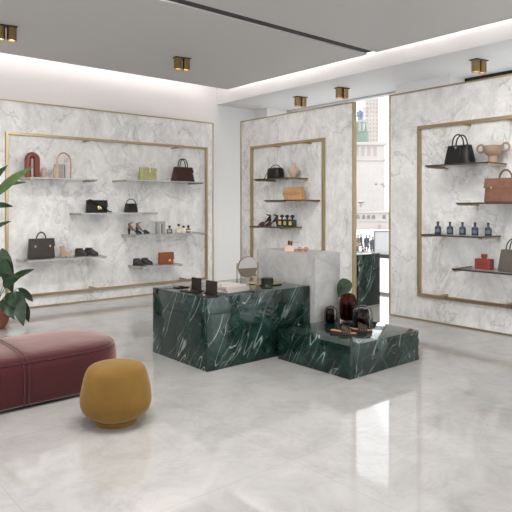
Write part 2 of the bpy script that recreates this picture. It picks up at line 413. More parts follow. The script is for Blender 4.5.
# ---- shelves
SD = .47
def shelf(wall, px0, px1, py, label, pyat=None):
    """front edge runs px0..px1; py measured at px0"""
    if wall == 'A':
        a = onY(px0, YA-SD); b = onY(px1, YA-SD); L = b.x-a.x; loc = (a.x, YA, 0); rz = 0; t_ = a.z
    else:
        a = onX(px0, XB-SD); b = onX(px1, XB-SD); L = a.y-b.y; loc = (XB, a.y, 0); rz = -PI/2; t_ = a.z
    z = zat(py, t_)+.014; loc = (loc[0], loc[1], z)
    t = thing('wall_shelf', label, 'shelf', loc, rz)
    MB().box(.004, L-.004, -SD+.004, -.002, -.014, 0).build('glass_plate', M['shelf_glass'], t)
    MB().box(0, L, -SD, -SD+.006, -.018, .001).box(0, .006, -SD, 0-.002, -.018, .001).box(L-.006, L, -SD, -.002, -.015, .001).build('edge_trim', M['glass_rim'] if wall == 'A' else M['bronze'], t)
    for x in (.01, L-.05): MB().box(x, x+.04, -SD+.006, -.001, -.036, -.0145).build('bracket', M['brass'], t)
    return z
g = 'glass shelves of the left display wall'
zA1a = shelf('A', 30, 98, 178.0, 'long top glass shelf holding the terracotta arch')
zA1b = shelf('A', 125, 204, 180.3, 'top glass shelf holding the olive box bag and dark brown handbag')
zA2 = shelf('A', 81, 158, 214.0, 'second glass shelf holding the black flap bag with gold clasp')
zA3 = shelf('A', 134, 206.5, 236.0, 'third glass shelf holding the row of small perfume bottles')
zA4 = shelf('A', 26, 107, 261.8, 'lowest left glass shelf holding the dark taupe briefcase')
zA5 = shelf('A', 141, 183, 268.0, 'short lowest glass shelf holding the orange brown bag')
zM1 = shelf('B', 254, 288, 180.0, 'top shelf of the middle wall holding the beige vase')
zM2 = shelf('B', 264, 300, 201.0, 'second shelf of the middle wall holding the tan clutch')
zM3 = shelf('B', 249, 282, 226.8, 'third shelf of the middle wall holding three green bottles')
zR1 = shelf('B', 425, 488, 166.5, 'top shelf of the right wall holding the black tote')
zR2 = shelf('B', 456, 520, 203.8, 'second shelf of the right wall holding the brown briefcase')
zR3 = shelf('B', 421, 482, 235.3, 'third shelf of the right wall holding five blue bottles')
zR4 = shelf('B', 452, 520, 269.6, 'lowest shelf of the right wall holding the red flask')

# ---- placing on a shelf: pixel extents -> position and size
IT = .22
def fit(wall, pl, pr, pt, z, out=IT):
    c = (pl+pr)/2
    if wall == 'A':
        a = onY(pl, YA-out); b = onY(pr, YA-out); m_ = onY(c, YA-out); return Vector((m_.x, YA-out, z+.001)), b.x-a.x, zat(pt, m_.z)-z, 0
    a = onX(pl, XB-out); b = onX(pr, XB-out); m_ = onX(c, XB-out); return Vector((XB-out, m_.y, z+.001)), a.y-b.y, zat(pt, m_.z)-z, -PI/2

# ================================================================ BAGS
def bag(name, label, loc, rz, w, hb, d, mtl, top=.85, handle=None, flap=0, studs=True, hard='gold', cat='handbag', soft=3.5, rev=False, hm=None, dy=0):
    """w,hb,d body size; top = width ratio at the top; handle = (half width, rise, radius, count)"""
    t = thing(name, label, cat, loc, rz)
    hx, hy = w/2, d/2
    secs = [(0, hx*.96, hy*.92), (.012, hx, hy)]
    for i in range(1, 7):
        f = i/6; secs.append((hb*f*.97+.004, hx*(1+(top-1)*f), hy*(1-.45*f**1.5)))
    secs.append((hb, hx*top*.97, hy*.5))
    MB().loft(secs, 40, 6).build('body', mtl, t)
    if handle:
        hw, rise, r, cnt = handle
        for s_ in ((0,) if cnt == 1 else (-1, 1)):
            y = s_*hy*.45
            pts = [(-hw, y, hb*.80), (-hw, y, hb)]+arc(0, hb, hw, rise, PI, 0, 14, y)[1:-1]+[(hw, y, hb), (hw, y, hb*.80)]
            if cnt == 1: pts = [(-hw, 0, hb*.97)]+arc(0, hb*.98, hw, rise, PI, 0, 14)[1:-1]+[(hw, 0, hb*.97)]
            MB().tube(pts, r, 8).build('handle', hm or mtl, t)
    if flap:
        zf = hb*(1-flap)
        fl = MB(); n = 10; R = []
        for i in range(n+1):
            f = i/n; z = hb*1.004+(zf-hb)*f
            ff = z/hb; hyy = hy*(1-.45*max(0, min(1, ff))**1.5)+.006
            xx = hx*(1+(top-1)*ff)+.003
            R.append([(-xx, -hyy, z), (xx, -hyy, z), (xx, -hyy+.008, z), (-xx, -hyy+.008, z)])
        fl.rings(R); fl.box(-hx*top, hx*top, -hy*.56, hy*.5, hb*.995, hb*.995+.006)
        fo = fl.build('flap', mtl, t)
        if studs:
            for sx in (-.55, .55):
                yy = -(hy*(1-.45*(1-flap)**1.5)+.012)
                MB().box(sx*hx-.012, sx*hx+.012, yy-.006, yy+.006, zf-.01, zf+.02).build('clasp', M[hard], t)
    return t
# long left wall
l, W_, H_, rz = fit('A', 171.5, 194, 167.5, zA1b); H2 = fit('A', 171.5, 194, 159, zA1b)[2]
bag('handbag', 'dark brown trapezoid handbag with looped top handles on the top left-wall shelf', l, rz, W_*.96, H_, .15, M['darkbrown_leather'], .78, (W_*.17, H2-H_, .010, 2), .35, False)
l, W_, H_, rz = fit('A', 139, 156.5, 168, zA1b)
t = bag('box_bag', 'pale olive green structured bag beside the dark brown handbag', l, rz, W_*.92, H_*.97, .13, M['olive_leather'], .97, None, .25, False)
MB().box(-.012, .012, -.075, -.06, H_*.62, H_*.95).build('closure_strap', M['gold'], t)
MB().tube([(-W_*.25, .0, H_*.96), (-W_*.25, 0, H_*1.04), (W_*.05, 0, H_*1.04), (W_*.05, 0, H_*.96)], .006).build('handle', M['olive_leather'], t)
l, W_, H_, rz = fit('A', 86, 107, 200.5, zA2)
t = bag('crossbody_bag', 'black rectangular flap bag with round gold clasp and strap laid over it', l, rz, W_*.95, H_, .12, M['black_leather'], .98, None, .55, False)
MB().tube([(0, -.070-.003*math.cos(a), 0) and (W_*.05+.028*math.cos(a), -.072, H_*.42+.028*math.sin(a)) for a in [2*PI*i/16 for i in range(16)]], .008, 8, True).add([(W_*.05+.026*math.cos(2*PI*i/16), -.070, H_*.42+.026*math.sin(2*PI*i/16)) for i in range(16)], [tuple(range(16))]).build('gold_clasp', M['gold'], t)
MB().tube([(-W_*.44, -.03, H_*.93), (-W_*.40, -.055, H_*1.06), (-W_*.2, -.078, H_*.92), (W_*.1, -.085, H_*.62), (W_*.35, -.088, H_*.30), (W_*.48, -.09, H_*.08), (W_*.62, -.07, .02), (W_*.68, -.03, .012)], .012, 8).build('shoulder_strap', M['black_leather'], t)
l, W_, H_, rz = fit('A', 124.5, 137.5, 203.5, zA2); H2 = fit('A', 124, 138, 199, zA2)[2]
bag('handbag', 'small black handbag with single arched handle on the second left-wall shelf', l, rz, W_*.92, H_, .13, M['black_leather'], .86, (W_*.36, H2-H_, .007, 1), 0)
l, W_, H_, rz = fit('A', 27.5, 55, 238.8, zA4); H2 = fit('A', 28, 55, 232, zA4)[2]
bag('briefcase', 'wide dark taupe briefcase with one top handle on the lowest left shelf', l, rz, W_*.95, H_, .15, M['grey_leather'], .92, (W_*.17, H2-H_, .011, 1), .38, True)
l, W_, H_, rz = fit('A', 158.5, 173, 252.5, zA5)
t = bag('shoulder_bag', 'orange brown flap bag with small square clasp on the lowest short shelf', l, rz, W_*.95, H_, .11, M['orange_leather'], 1.0, None, .6, False)
MB().box(W_*.04, W_*.20, -.075, -.06, H_*.22, H_*.42).build('square_clasp', M['gold'], t)
# middle wall
l, W_, H_, rz = fit('B', 268, 283, 168, zM1); H2 = fit('B', 268, 283, 165, zM1)[2]
W_ *= .86; t = thing('bucket_bag', 'black round-bodied bag with thin arched handle on the middle wall', 'handbag', l, rz)
MB().loft([(0, W_*.44, .10), (.02, W_*.47, .11), (H_*.5, W_*.46, .11), (H_*.9, W_*.43, .10), (H_, W_*.38, .08)], 36, 3).build('body', M['black_leather'], t)
MB().loft([(H_*.80, W_*.455, .108), (H_*.86, W_*.455, .108)], 36, 3).build('rim_band', M['black_metal'], t)
MB().tube(arc(0, H_*.72, W_*.44, H2-H_*.72, PI, 0), .007).build('handle', M['black_leather'], t)
MB().tube([(-W_*.45, -.05, H_*.7), (-W_*.55, -.07, H_*.3), (-W_*.62, -.08, .01)], .006).build('hanging_strap', M['black_leather'], t)
l, W_, H_, rz = fit('B', 285, 304, 187.5, zM2)
t = bag('clutch_bag', 'tan woven raffia clutch bag folded over, on the middle wall', l, rz, W_*.95, H_, .14, M['tan_raffia'], .93, None, .7, False)
MB().tube([(-W_*.44, -.085, H_*.55), (0, -.09, H_*.5), (W_*.42, -.085, H_*.55)], .006).build('tie', M['tan_raffia'], t)
# right wall
l, W_, H_, rz = fit('B', 445.5, 474, 145.5, zR1, .26); H2 = fit('B', 445, 474, 135, zR1, .26)[2]
t = bag('tote_bag', 'black structured tote with two looped handles and triangular emblem', l, rz, W_*.93, H_, .20, M['black_leather'], .80, (W_*.20, H2-H_, .009, 2), 0)
MB().prism([(-.022, H_*.90), (.022, H_*.90), (0, H_*.90-.032)], -.105, -.07).build('triangle_emblem', mat('silver emblem', (.6, .6, .6), .3, 1), t)
MB().box(W_*.13, W_*.19, -.112, -.10, H_*.22, H_*.42).tube([(W_*.16, -.1, H_*.42), (W_*.17, -.085, H_*.85)], .004).build('hanging_tag', M['black_leather'], t)
MB().tube([(-W_*.40, -.08, H_*.93), (0, -.075, H_*.955), (W_*.40, -.08, H_*.93)], .004).build('top_piping', M['bronze'], t)
l, W_, H_, rz = fit('B', 484.5, 527, 178.5, zR2, .26); H2 = fit('B', 483, 527, 169.5, zR2, .26)[2]
bag('briefcase', 'large brown leather briefcase with arched handle and two clasps at right', l, rz, W_*.95, H_, .18, M['brown_leather'], .93, (W_*.15, H2-H_, .012, 1), .40, True)
l, W_, H_, rz = fit('B', 499, 531, 250, zR4, .26); H2 = fit('B', 498, 530, 239, zR4, .26)[2]
bag('handbag', 'taupe handbag with tall handle beside the red flask, cut by the right edge', l, rz, W_*.95, H_, .20, M['taupe_leather'], .84, (W_*.22, H2-H_, .009, 2), 0)

# ================================================================ VASES, SCULPTURES, BOTTLES
l, W_, H_, rz = fit('A', 24, 40.5, 152, zA1a)
t = thing('arch_vase', 'glossy red brown arch sculpture at the left of the top shelf', 'sculpture', l, rz)
ri = W_*.075; ro = W_*.46; rt = (ro-ri)/2; rm = (ro+ri)/2
MB().tube([(-rm, 0, rt*.1), (-rm, 0, H_-ro)]+arc(0, H_-ro, rm, rm, PI, 0, 18)[1:-1]+[(rm, 0, H_-ro), (rm, 0, rt*.1)], rt, 14).build('arch_body', M['terracotta'], t)
MB().tube([(-rm+rt*.2, -rt*.9, .01), (-rm+rt*.2, -rt*.95, H_-ro)]+arc(0, H_-ro, rm-rt*.2, rm-rt*.2, PI, 0, 14, -rt*.95)[1:-1]+[(rm-rt*.2, -rt*.95, H_-ro), (rm-rt*.2, -rt*.9, .01)], .008, 6).build('raised_rib', M['terracotta'], t)
l, W_, H_, rz = fit('A', 40.3, 47, 167.5, zA1a, .2)
tag(MB().lathe([(W_*.32, 0), (W_*.48, H_*.3), (W_*.48, H_*.5), (W_*.35, H_*.85), (W_*.22, H_*.98), (W_*.14, H_), (W_*.13, H_*.9)]).build('bud_vase', M['pink_clay'], None, loc=l), 'small pale pink rounded vase next to the red brown arch', 'vase')
l, W_, H_, rz = fit('A', 53, 60, 164, zA1a, .28)
tag(MB().lathe([(W_*.38, 0), (W_*.48, H_*.12), (W_*.5, H_*.3), (W_*.42, H_*.45), (W_*.46, H_*.55), (W_*.46, H_*.68), (W_*.34, H_*.80), (W_*.38, H_*.88), (W_*.30, H_*.97), (.005, H_)]).build('stacked_vase', M['beige_clay'], None, loc=l), 'beige stacked-bulb vase in front of the clear block', 'vase')
l, W_, H_, rz = fit('A', 54.5, 65, 164.5, zA1a, .12)
tag(MB().box(-W_/2, W_/2, -.03, .03, 0, H_).build('acrylic_block', M['clear_block'], None, .003, loc=l), 'clear acrylic block standing behind the beige stacked vase', 'display block')
l, W_, H_, rz = fit('A', 56.5, 71.5, 152.5, zA1a, .2)
tag(MB().tube([(-W_*.46, 0, H_*.45), (-W_*.46, 0, H_*.62)]+arc(0, H_*.62, W_*.46, H_*.36, PI, 0, 18)[1:-1]+[(W_*.46, 0, H_*.62), (W_*.46, 0, 0)], .011).tube([(-W_*.46, 0, 0), (-W_*.46, 0, H_*.46)], .011).lathe([(.03, 0), (.03, .006)], 20, W_*.46, 0).build('copper_arch', M['copper'], None, loc=l), 'thin copper rod bent in an arch over the beige vase', 'sculpture')
# middle vase
l, W_, H_, rz = fit('B', 288.3, 299, 163, zM1, .18); W_ *= .76
tag(MB().lathe([(W_*.22, 0), (W_*.30, H_*.05), (W_*.24, H_*.10), (W_*.38, H_*.22), (W_*.50, H_*.40), (W_*.52, H_*.52), (W_*.40, H_*.68), (W_*.20, H_*.76), (W_*.15, H_*.80), (W_*.17, H_*.95), (W_*.20, H_), (W_*.12, H_*.98), (W_*.1, H_*.9)]).build('clay_vase', M['beige_clay'], None, loc=l), 'beige gourd-shaped clay vase on the middle wall beside the black bag', 'vase')
# bowl with ring handles
l, W_, H_, rz = fit('B', 478, 508, 144.5, zR1, .14); W_ *= .93
t = thing('footed_bowl', 'sand coloured footed bowl with two ring handles on the right wall', 'bowl', l, rz)
q = W_*.35
MB().lathe([(q*.50, 0), (q*.50, H_*.08), (q*.42, H_*.30), (q*.45, H_*.38), (q*.75, H_*.52), (q*.95, H_*.72), (q*1.02, H_*.92), (q*1.0, H_*.93), (q*.85, H_*.72), (q*.4, H_*.5), (.002, H_*.46)], 36).build('bowl_body', M['bowl_clay'], t)
for s_ in (-1, 1): MB().tube([(s_*(q*1.0+.034)+.048*math.cos(a), 0, H_*.82+.048*math.sin(a)) for a in [2*PI*i/18 for i in range(18)]], .014, 8, True).build('ring_handle', M['bowl_clay'], t)
# five blue bottles
def blue_bottle(l, H_, r):
    t = thing('glass_bottle', '', 'bottle', l, -PI/2, 'dark blue bottles on the right wall')
    MB().lathe([(r*.9, 0), (r, .006), (r, H_*.50), (r*.85, H_*.60), (r*.35, H_*.66), (r*.30, H_*.80)], 24).build('bottle_body', M['navy_glass'], t)
    MB().lathe([(r*.36, H_*.80), (r*.36, H_*.98), (r*.3, H_)], 20).build('stopper', M['black_cap'], t)
    R = [[(1.02*r*math.cos(a), 1.02*r*math.sin(a), z) for z in (H_*.14, H_*.42)] for a in [PI*1.15+PI*.7*i/10 for i in range(11)]]
    mb = MB()
    for i in range(10): mb.add([R[i][0], R[i+1][0], R[i+1][1], R[i][1]], [(0, 1, 2, 3)])
    mb.build('bottle_label', M['grey_label'], t); return t
lab = ['leftmost of the five dark blue bottles, nearest the brass frame', 'dark blue bottle second from the left in the row of five', 'middle one of the five dark blue bottles',
       'dark blue bottle second from the right in the row of five', 'rightmost of the five dark blue bottles']
bb = None
for i, px in enumerate((438, 450, 462.5, 475, 488.3)):
    l, W_, H_, rz = fit('B', px-3, px+3, 221.5+.15*i, zR3, .2)
    if bb is None: bb = blue_bottle(l, H_, W_*.46); bb['label'] = lab[0]
    else: dup(bb, l, -PI/2, lab[i])
# red flask
l, W_, H_, rz = fit('B', 476, 492.5, 254, zR4, .26)
t = thing('square_flask', 'brick red square flask with short neck on the right wall', 'bottle', l, rz)
MB().loft([(0, W_*.45, .055), (.008, W_*.47, .06), (H_*.66, W_*.47, .06), (H_*.69, W_*.44, .055)], 40, 9).build('flask_body', M['red_glaze'], t)
MB().lathe([(W_*.13, H_*.68), (W_*.13, H_*.78), (W_*.17, H_*.79), (W_*.17, H_*.98), (W_*.15, H_)], 24).build('stopper', M['red_glaze'], t)
# three green bottles
gb = None
for i, px in enumerate((282, 287.2, 292.4)):
    l, W_, H_, rz = fit('B', px-2.7, px+2.7, 214.7, zM3, .22)
    if gb is None:
        t = gb = thing('perfume_bottle', 'left one of three dark green bottles with gold labels', 'bottle', l, rz, 'dark green perfume bottles on the middle wall')
        a_ = W_*.40
        MB().loft([(0, a_*.95, a_*.95), (.005, a_, a_), (H_*.58, a_, a_), (H_*.62, a_*.7, a_*.7)], 32, 8).build('bottle_body', M['green_glass'], t)
        MB().lathe([(a_*.28, H_*.6), (a_*.28, H_*.75), (a_*.62, H_*.80), (a_*.68, H_*.9), (a_*.4, H_*.99), (.003, H_)], 20).build('round_cap', M['black_cap'], t)
        MB().box(-a_*.6, a_*.6, -a_*1.04, -a_*1.01, H_*.14, H_*.46).build('bottle_label', M['label'], t)
    else: dup(gb, l, rz, ('middle one of three dark green bottles with gold labels', 'right one of three dark green bottles with gold labels')[i-1])
# small bottles on left wall
def small_bottle(px, pt, w_, label, body):
    l, W_, H_, rz = fit('A', px-w_/2, px+w_/2, pt, zA3, .2)
    t = thing('perfume_bottle', label, 'bottle', l, rz)
    r = W_*.5
    MB().lathe([(r*.92, 0), (r, .005), (r, H_*.42), (r*.8, H_*.50), (r*.35, H_*.54), (r*.3, H_*.62)], 20).build('bottle_body', body, t)
    rc_ = .026
    MB().lathe([(.006, H_-2*rc_), (rc_*.8, H_-rc_*1.6), (rc_, H_-rc_), (rc_*.8, H_-rc_*.4), (.002, H_)], 18).build('ball_cap', M['black_cap'], t)
    if body is M['bronze']: MB().lathe([(r*1.03, H_*.15), (r*1.03, H_*.35)], 20).build('bottle_label', M['cream'], t)
small_bottle(169.5, 225.3, 5, 'clear perfume bottle with black ball cap beside the grey arch', M['clear_block'])
small_bottle(178.7, 223.6, 6, 'tallest cream perfume bottle with black ball cap', M['cream'])
small_bottle(183.6, 225.3, 4, 'short cream perfume bottle between the tall cream and the dark one', M['cream'])
small_bottle(188.3, 225.0, 4, 'dark perfume bottle with pale label, last in the row', M['bronze'])
l, W_, H_, rz = fit('A', 156.3, 164.3, 221.5, zA3, .24)
tag(MB().box(-W_/2, -W_/2+W_*.3, -.04, .04, 0, H_*.78).box(W_/2-W_*.3, W_/2, -.04, .04, 0, H_*.78).box(-W_/2, W_/2, -.04, .04, H_*.78, H_).build('arch_block', mat('smoked acrylic', (.36, .35, .34), .25), None, .003, loc=l), 'translucent grey doorway-shaped block beside the heels', 'display block')

# ================================================================ SHOES
def heel_shoe(name, label, loc, rz, L, mtl, strap, group=None, hh=.085, cat='shoe'):
    t = thing(name, label, cat, loc, rz, group); w2 = L*.20
    prof = [(-.48, hh, .6), (-.38, hh*.98, .72), (-.2, hh*.78, .6), (0, hh*.35, .75), (.15, .10*hh, .95), (.3, .04*hh, 1), (.42, .04*hh, .75), (.49, .05*hh, .3)]
    R = []
    for x, z, ww in prof:
        y = w2*ww; R.append([(x*L, -y, z+.001), (x*L, y, z+.001), (x*L, y*.95, z+.020), (x*L, -y*.95, z+.020)])
    MB().rings(R).build('sole', mtl, t)
    MB().rings([[(x*L+hx*math.cos(2*PI*j/10), hx*math.sin(2*PI*j/10), z) for j in range(10)] for x, z, hx in ((-.44, 0, .016), (-.44, hh*.4, .018), (-.42, hh*.8, .026), (-.41, hh, .034))]).build('heel', mtl, t)
    R = []
    for x, h_, ww in ((.06, .070, .95), (.16, .072, 1.0), (.30, .058, .95), (.43, .035, .7), (.49, .012, .3)):
        R.append([(x*L, w2*ww*math.cos(a), .004+h_*math.sin(a)) for a in [PI*j/10 for j in range(11)]])
    MB().rings(R).build('toe_strap', mtl, t)
    R = []
    for x, z0, z1, ww in ((-.50, hh, hh*1.6, .35), (-.46, hh*.9, hh*1.8, .62), (-.32, hh*.8, hh*1.5, .75), (-.18, hh*.6, hh*1.05, .75)):
        R.append([(x*L, w2*ww*math.cos(a), z0+(z1-z0)*math.sin(a)) for a in [PI*j/8 for j in range(9)]])
    MB().rings(R).build('heel_counter', strap, t)
    MB().tube([(-.34*L+.038*math.cos(a), .034*math.sin(a), hh*1.72+.012*math.cos(a)) for a in [2*PI*i/16 for i in range(16)]], .009, 6, True).build('ankle_strap', strap, t)
    return t
def flat_shoe(name, label, loc, rz, L, mtl, group=None):
    t = thing(name, label, 'shoe', loc, rz, group); w2 = L*.17
    R = []
    for x, ww in ((-.5, .5), (-.42, .8), (-.2, .8), (.1, .95), (.3, 1), (.43, .8), (.5, .4)): R.append([(x*L, -w2*ww, 0), (x*L, w2*ww, 0), (x*L, w2*ww, .018), (x*L, -w2*ww, .018)])
    MB().rings(R).build('sole', M['black_cap'], t)
    R = []
    for x, h_, ww in ((-.49, .085, .4), (-.42, .105, .75), (-.25, .10, .75), (-.05, .105, .85), (.05, .095, .9), (.25, .06, .95), (.42, .042, .75), (.49, .02, .3)):
        R.append([(x*L, w2*ww*math.cos(a)*(1 if math.sin(a) < .5 else .8), .017+h_*math.sin(a)) for a in [PI*j/10 for j in range(11)]])
    MB().rings(R).build('upper', mtl, t)
    MB().tube([(-.16*L+.062*math.cos(a)*L/.28, w2*.55*math.sin(a), .120) for a in [2*PI*i/14 for i in range(14)]], .007, 6, True).build('collar', M['bronze'], t)
    MB().box(.0, .05*L, -w2*.75, w2*.75, .082, .110).build('tongue_strap', M['bronze'], t)
    return t
def pair(fn, wall, pa, pb, z, L, labels, group, ang, out=(.2, .24), **k):
    for i, (p, s_) in enumerate(((pa, -1), (pb, 1))):
        l, _, _, rz = fit(wall, p-1, p+1, 200, z, out[i]); fn(labels[i], l, rz+ang, L, group)
pair(lambda lb, l, rz, L, g: heel_shoe('high_heel', lb, l, rz, L, M['black_leather'], M['brown_leather'], g, .11), 'A', 135.3, 143, zA3, .24,
     ('left black high heel with brown ankle strap on the third shelf', 'right black high heel with brown ankle strap on the third shelf'), 'black high heels', -.6, (.22, .22))
pair(lambda lb, l, rz, L, g: flat_shoe('flat_shoe', lb, l, rz, L, M['black_leather'], g), 'A', 82, 91.5, zA4, .22,
     ('left black slip-on shoe beside the beige boot', 'right black slip-on shoe at the end of the lowest long shelf'), 'black slip-on shoes', -.55, (.2, .2))
pair(lambda lb, l, rz, L, g: flat_shoe('flat_shoe', lb, l, rz, L, M['black_leather'], g), 'A', 139, 147, zA5, .21,
     ('left black shoe on the short shelf, farther from the orange brown bag', 'right black shoe next to the orange brown bag'), 'black shoes on the short shelf', -.55, (.2, .2))
pair(lambda lb, l, rz, L, g: heel_shoe('heeled_sandal', lb, l, rz, L, M['darkbrown_leather'], M['black_leather'], g, .11), 'B', 264.5, 271.5, zM3, .24,
     ('left dark brown heeled sandal on the middle wall', 'right dark brown heeled sandal beside the green bottles'), 'dark heeled sandals', PI+.5, (.2, .2))
# beige ankle boot
l, W_, H_, rz = fit('A', 59.5, 70.5, 246, zA4, .2)
t = thing('ankle_boot', 'beige suede ankle boot pointing right on the lowest left shelf', 'boot', l, rz-.15); L = W_
R = []
for f, x0, x1, ww in ((0, -.46, .5, 1), (.04, -.47, .5, 1), (.22, -.46, .48, 1), (.34, -.45, .36, .95), (.44, -.44, .14, .85), (.55, -.44, .02, .75), (.75, -.46, -.02, .75), (1, -.50, -.02, .75)):
    R.append([((x0+x1)/2*L+(x1-x0)/2*L*math.cos(a), .042*ww*math.sin(a), .03+f*(H_-.03)) for a in [2*PI*j/20 for j in range(20)]])
MB().rings(R).build('boot_upper', M['beige_suede'], t)
MB().box(-.46*L, -.18*L, -.035, .035, 0, .03).box(-.18*L, .46*L, -.038, .038, .018, .032).box(.05*L, .44*L, -.036, .036, 0, .02).build('sole_and_heel', M['beige_suede'], t)

# ================================================================ GREEN MARBLE TABLES AND PEDESTAL
HB = .708; HL = .309
P1 = onZ(207.3, 372.2); Pl = onZ(153, 352.3); Pr = onZ(309, 285.6, HB)
bx0, bx1, by0, by1 = P1.x, Pr.x, P1.y, onX(152.8, P1.x).y
Q1 = onZ(350, 380); Qr = onZ(419, 330, HL)
qx0, qx1, qy0 = Q1.x, Qr.x, Q1.y
K = onZ(312.3, 322.8, HL); Kr = onX(253.7, K.x)
kd = onY(340, K.y)
HPd = zat(254.3, K.dot(FW))
px0, px1, py0, py1 = max(K.x, bx1+.012), kd.x, K.y, Kr.y
qy1 = py0-.003
print('BIG', bx0, bx1, by0, by1, 'LOW', qx0, qx1, qy0, qy1, 'PED', px0, px1, py0, py1, HPd)
tag(MB().box(bx0, bx1, by0, by1, 0, HB).build('marble_table', M['green'], None, .004), 'taller dark green veined marble block table holding the round mirror', 'display table')
tag(MB().box(qx0, qx1, qy0, qy1, 0, HL).build('marble_plinth', M['green'], None, .004), 'low dark green marble plinth holding glass vases and sandals', 'display plinth')
tag(MB().box(px0, px1, py0, py1, 0, HPd).build('pedestal', M['pedestal'], None, .003), 'tall light grey marble pedestal behind the green tables', 'pedestal')
# green block behind the middle display wall
gx = onY(380, 5.95).x
tag(MB().box(7.17, gx, 5.95, 7.4, 0, .83).build('marble_counter', M['green'], None, .004), 'green marble counter seen through the window gap', 'counter')
# pale board and its side post by the window
fr_m = bpy.data.materials.new('frosted panel'); fr_m.use_nodes = True; _t = fr_m.node_tree; _b = _t.nodes['Principled BSDF']; _b.inputs['Base Color'].default_value = (.7, .7, .72, 1)
_tr = _t.nodes.new('ShaderNodeBsdfTranslucent'); _tr.inputs[0].default_value = (.9, .9, .91, 1); _mx = _t.nodes.new('ShaderNodeMixShader'); _mx.inputs[0].default_value = .6
_t.links.new(_b.outputs[0], _mx.inputs[1]); _t.links.new(_tr.outputs[0], _mx.inputs[2]); _t.links.new(_mx.outputs[0], _t.nodes['Material Output'].inputs[0])
bt = thing('window_board', 'pale grey board standing on the window sill', 'board', (XW-.06, 6.3, .731))
MB().box(-.01, .01, -.33, .395, 0, .41).build('board_panel', fr_m, bt)
MB().box(-.015, .015, .395, .41, 0, .41).box(-.015, .015, -.33, .395, .41, .42).build('board_frame', M['sill'], bt)

# ---- things on the tall block
def top(px, py, z): return onZ(px, py, z)
def jewel(px, py, label, hp, wp):
    p = top(px, py, HB); t = thing('jewellery_stand', label, 'jewellery stand', (p.x, p.y, HB+.001), 0, 'dark jewellery stands')
    MB().box(-.012, .012, -wp/2, wp/2, .012, hp).build('upright_panel', M['dark_wood'], t, .002)
    MB().box(-.15, .03, -wp/2-.01, wp/2+.01, 0, .012).build('base_pad', M['black_cap'], t, .002)
    MB().lathe([(.001, .016), (.012, .018), (.016, .013)], 14, -.09, 0).build('ring', M['gold'], t); return t
jewel(196.5, 290.8, 'dark brown upright jewellery stand, left of the two', .135, .155)
jewel(211.5, 295.5, 'dark brown upright jewellery stand, right of the two', .145, .165)
for i, (px, py) in enumerate(((181, 287.6), (193, 291.4), (207, 294.2))):
    p = top(px, py, HB)
    if i != 1:
        t = tag(MB().box(-.07, .07, -.05, .05, 0, .012).lathe([(.03, .0121), (.03, .018), (.02, .02)], 18).build('jewellery_tray', M['black_gloss'], None, .002, loc=(p.x, p.y, HB+.001)),
            ('flat black jewellery tray at the left corner of the tall block', '', 'flat black tray in front of the right jewellery stand')[i], 'tray', 'flat black trays')
# stack of magazines
pc = top(231.0, 290.6, HB); zz = HB+.001
spec_ = [(.34, .25, .022, .05, 'paper', 0, 0), (.33, .24, .018, -.06, 'paper2', .0, .0), (.31, .23, .018, .04, 'paper', -.01, .01), (.16, .12, .022, -.2, 'paper', -.05, .03)]
names = ('bottom magazine of the pile beside the round mirror', 'second magazine up in the pile beside the mirror', 'third magazine up in the pile, under the small book', 'small pale book on top of the magazine pile')
for i, (a, b, h, r, m_, dx, dy) in enumerate([(a*.98, b*.92, h, r, m_, dx, dy) for a, b, h, r, m_, dx, dy in spec_]):
    t = thing('magazine' if i < 3 else 'book', names[i], 'magazine' if i < 3 else 'book', (pc.x+dx, pc.y+dy, zz), r+.1, 'pile of magazines')
    MB().box(-a/2+.003, a/2-.003, -b/2+.003, b/2-.003, .003, h-.003).build('pages', M['paper'], t)
    MB().box(-a/2, a/2, -b/2, b/2, 0, .003).box(-a/2, a/2, -b/2, b/2, h-.003, h).box(-a/2, -a/2+.003, -b/2, b/2, .003, h-.003).build('cover', M[m_], t); zz += h+.0008
# round mirror on two posts, faces the camera side
pa, pb = top(237.0, 287.0, HB), top(258.0, 285.6, HB); pm = (pa+pb)/2
d = (pb-pa); hw = d.length/2; rzm = math.atan2(d.y, d.x); tt = pm.dot(FW)
t = thing('table_mirror', 'round tilting mirror between two slim brass posts on the green block', 'mirror', (pm.x, pm.y, HB+.001), rzm)
zc = zat(267, tt)-HB; rr = 10.2*tt/FPX; zp = zat(263, tt)-HB
for s_ in (-1, 1): MB().lathe([(.022, 0), (.022, .006), (.006, .008), (.006, zp), (.002, zp+.004)], 14, s_*hw, 0).build('post', M['brass_dark'], t)
MB().box(-hw, hw, -.005, .005, 0, .006).build('foot_bar', M['brass_dark'], t)
mir = MB().rings([[(r*math.cos(2*PI*j/40), y, r*math.sin(2*PI*j/40)) for j in range(40)] for r, y in ((rr-.004, -.008), (rr+.004, -.008), (rr+.004, .008), (rr-.004, .008))])
o = mir.build('mirror_frame', M['bronze'], t); o.location.z = zc
o = MB().rings([[(rr*math.cos(2*PI*j/40), y, rr*math.sin(2*PI*j/40)) for j in range(40)] for y in (-.009, -.0085)]).build('mirror_glass', M['mirror'], t); o.location.z = zc; o.rotation_euler.x = .08
MB().tube([(-hw, 0, zc), (-rr, 0, zc)], .004).tube([(hw, 0, zc), (rr, 0, zc)], .004).build('pivot', M['brass_dark'], t)
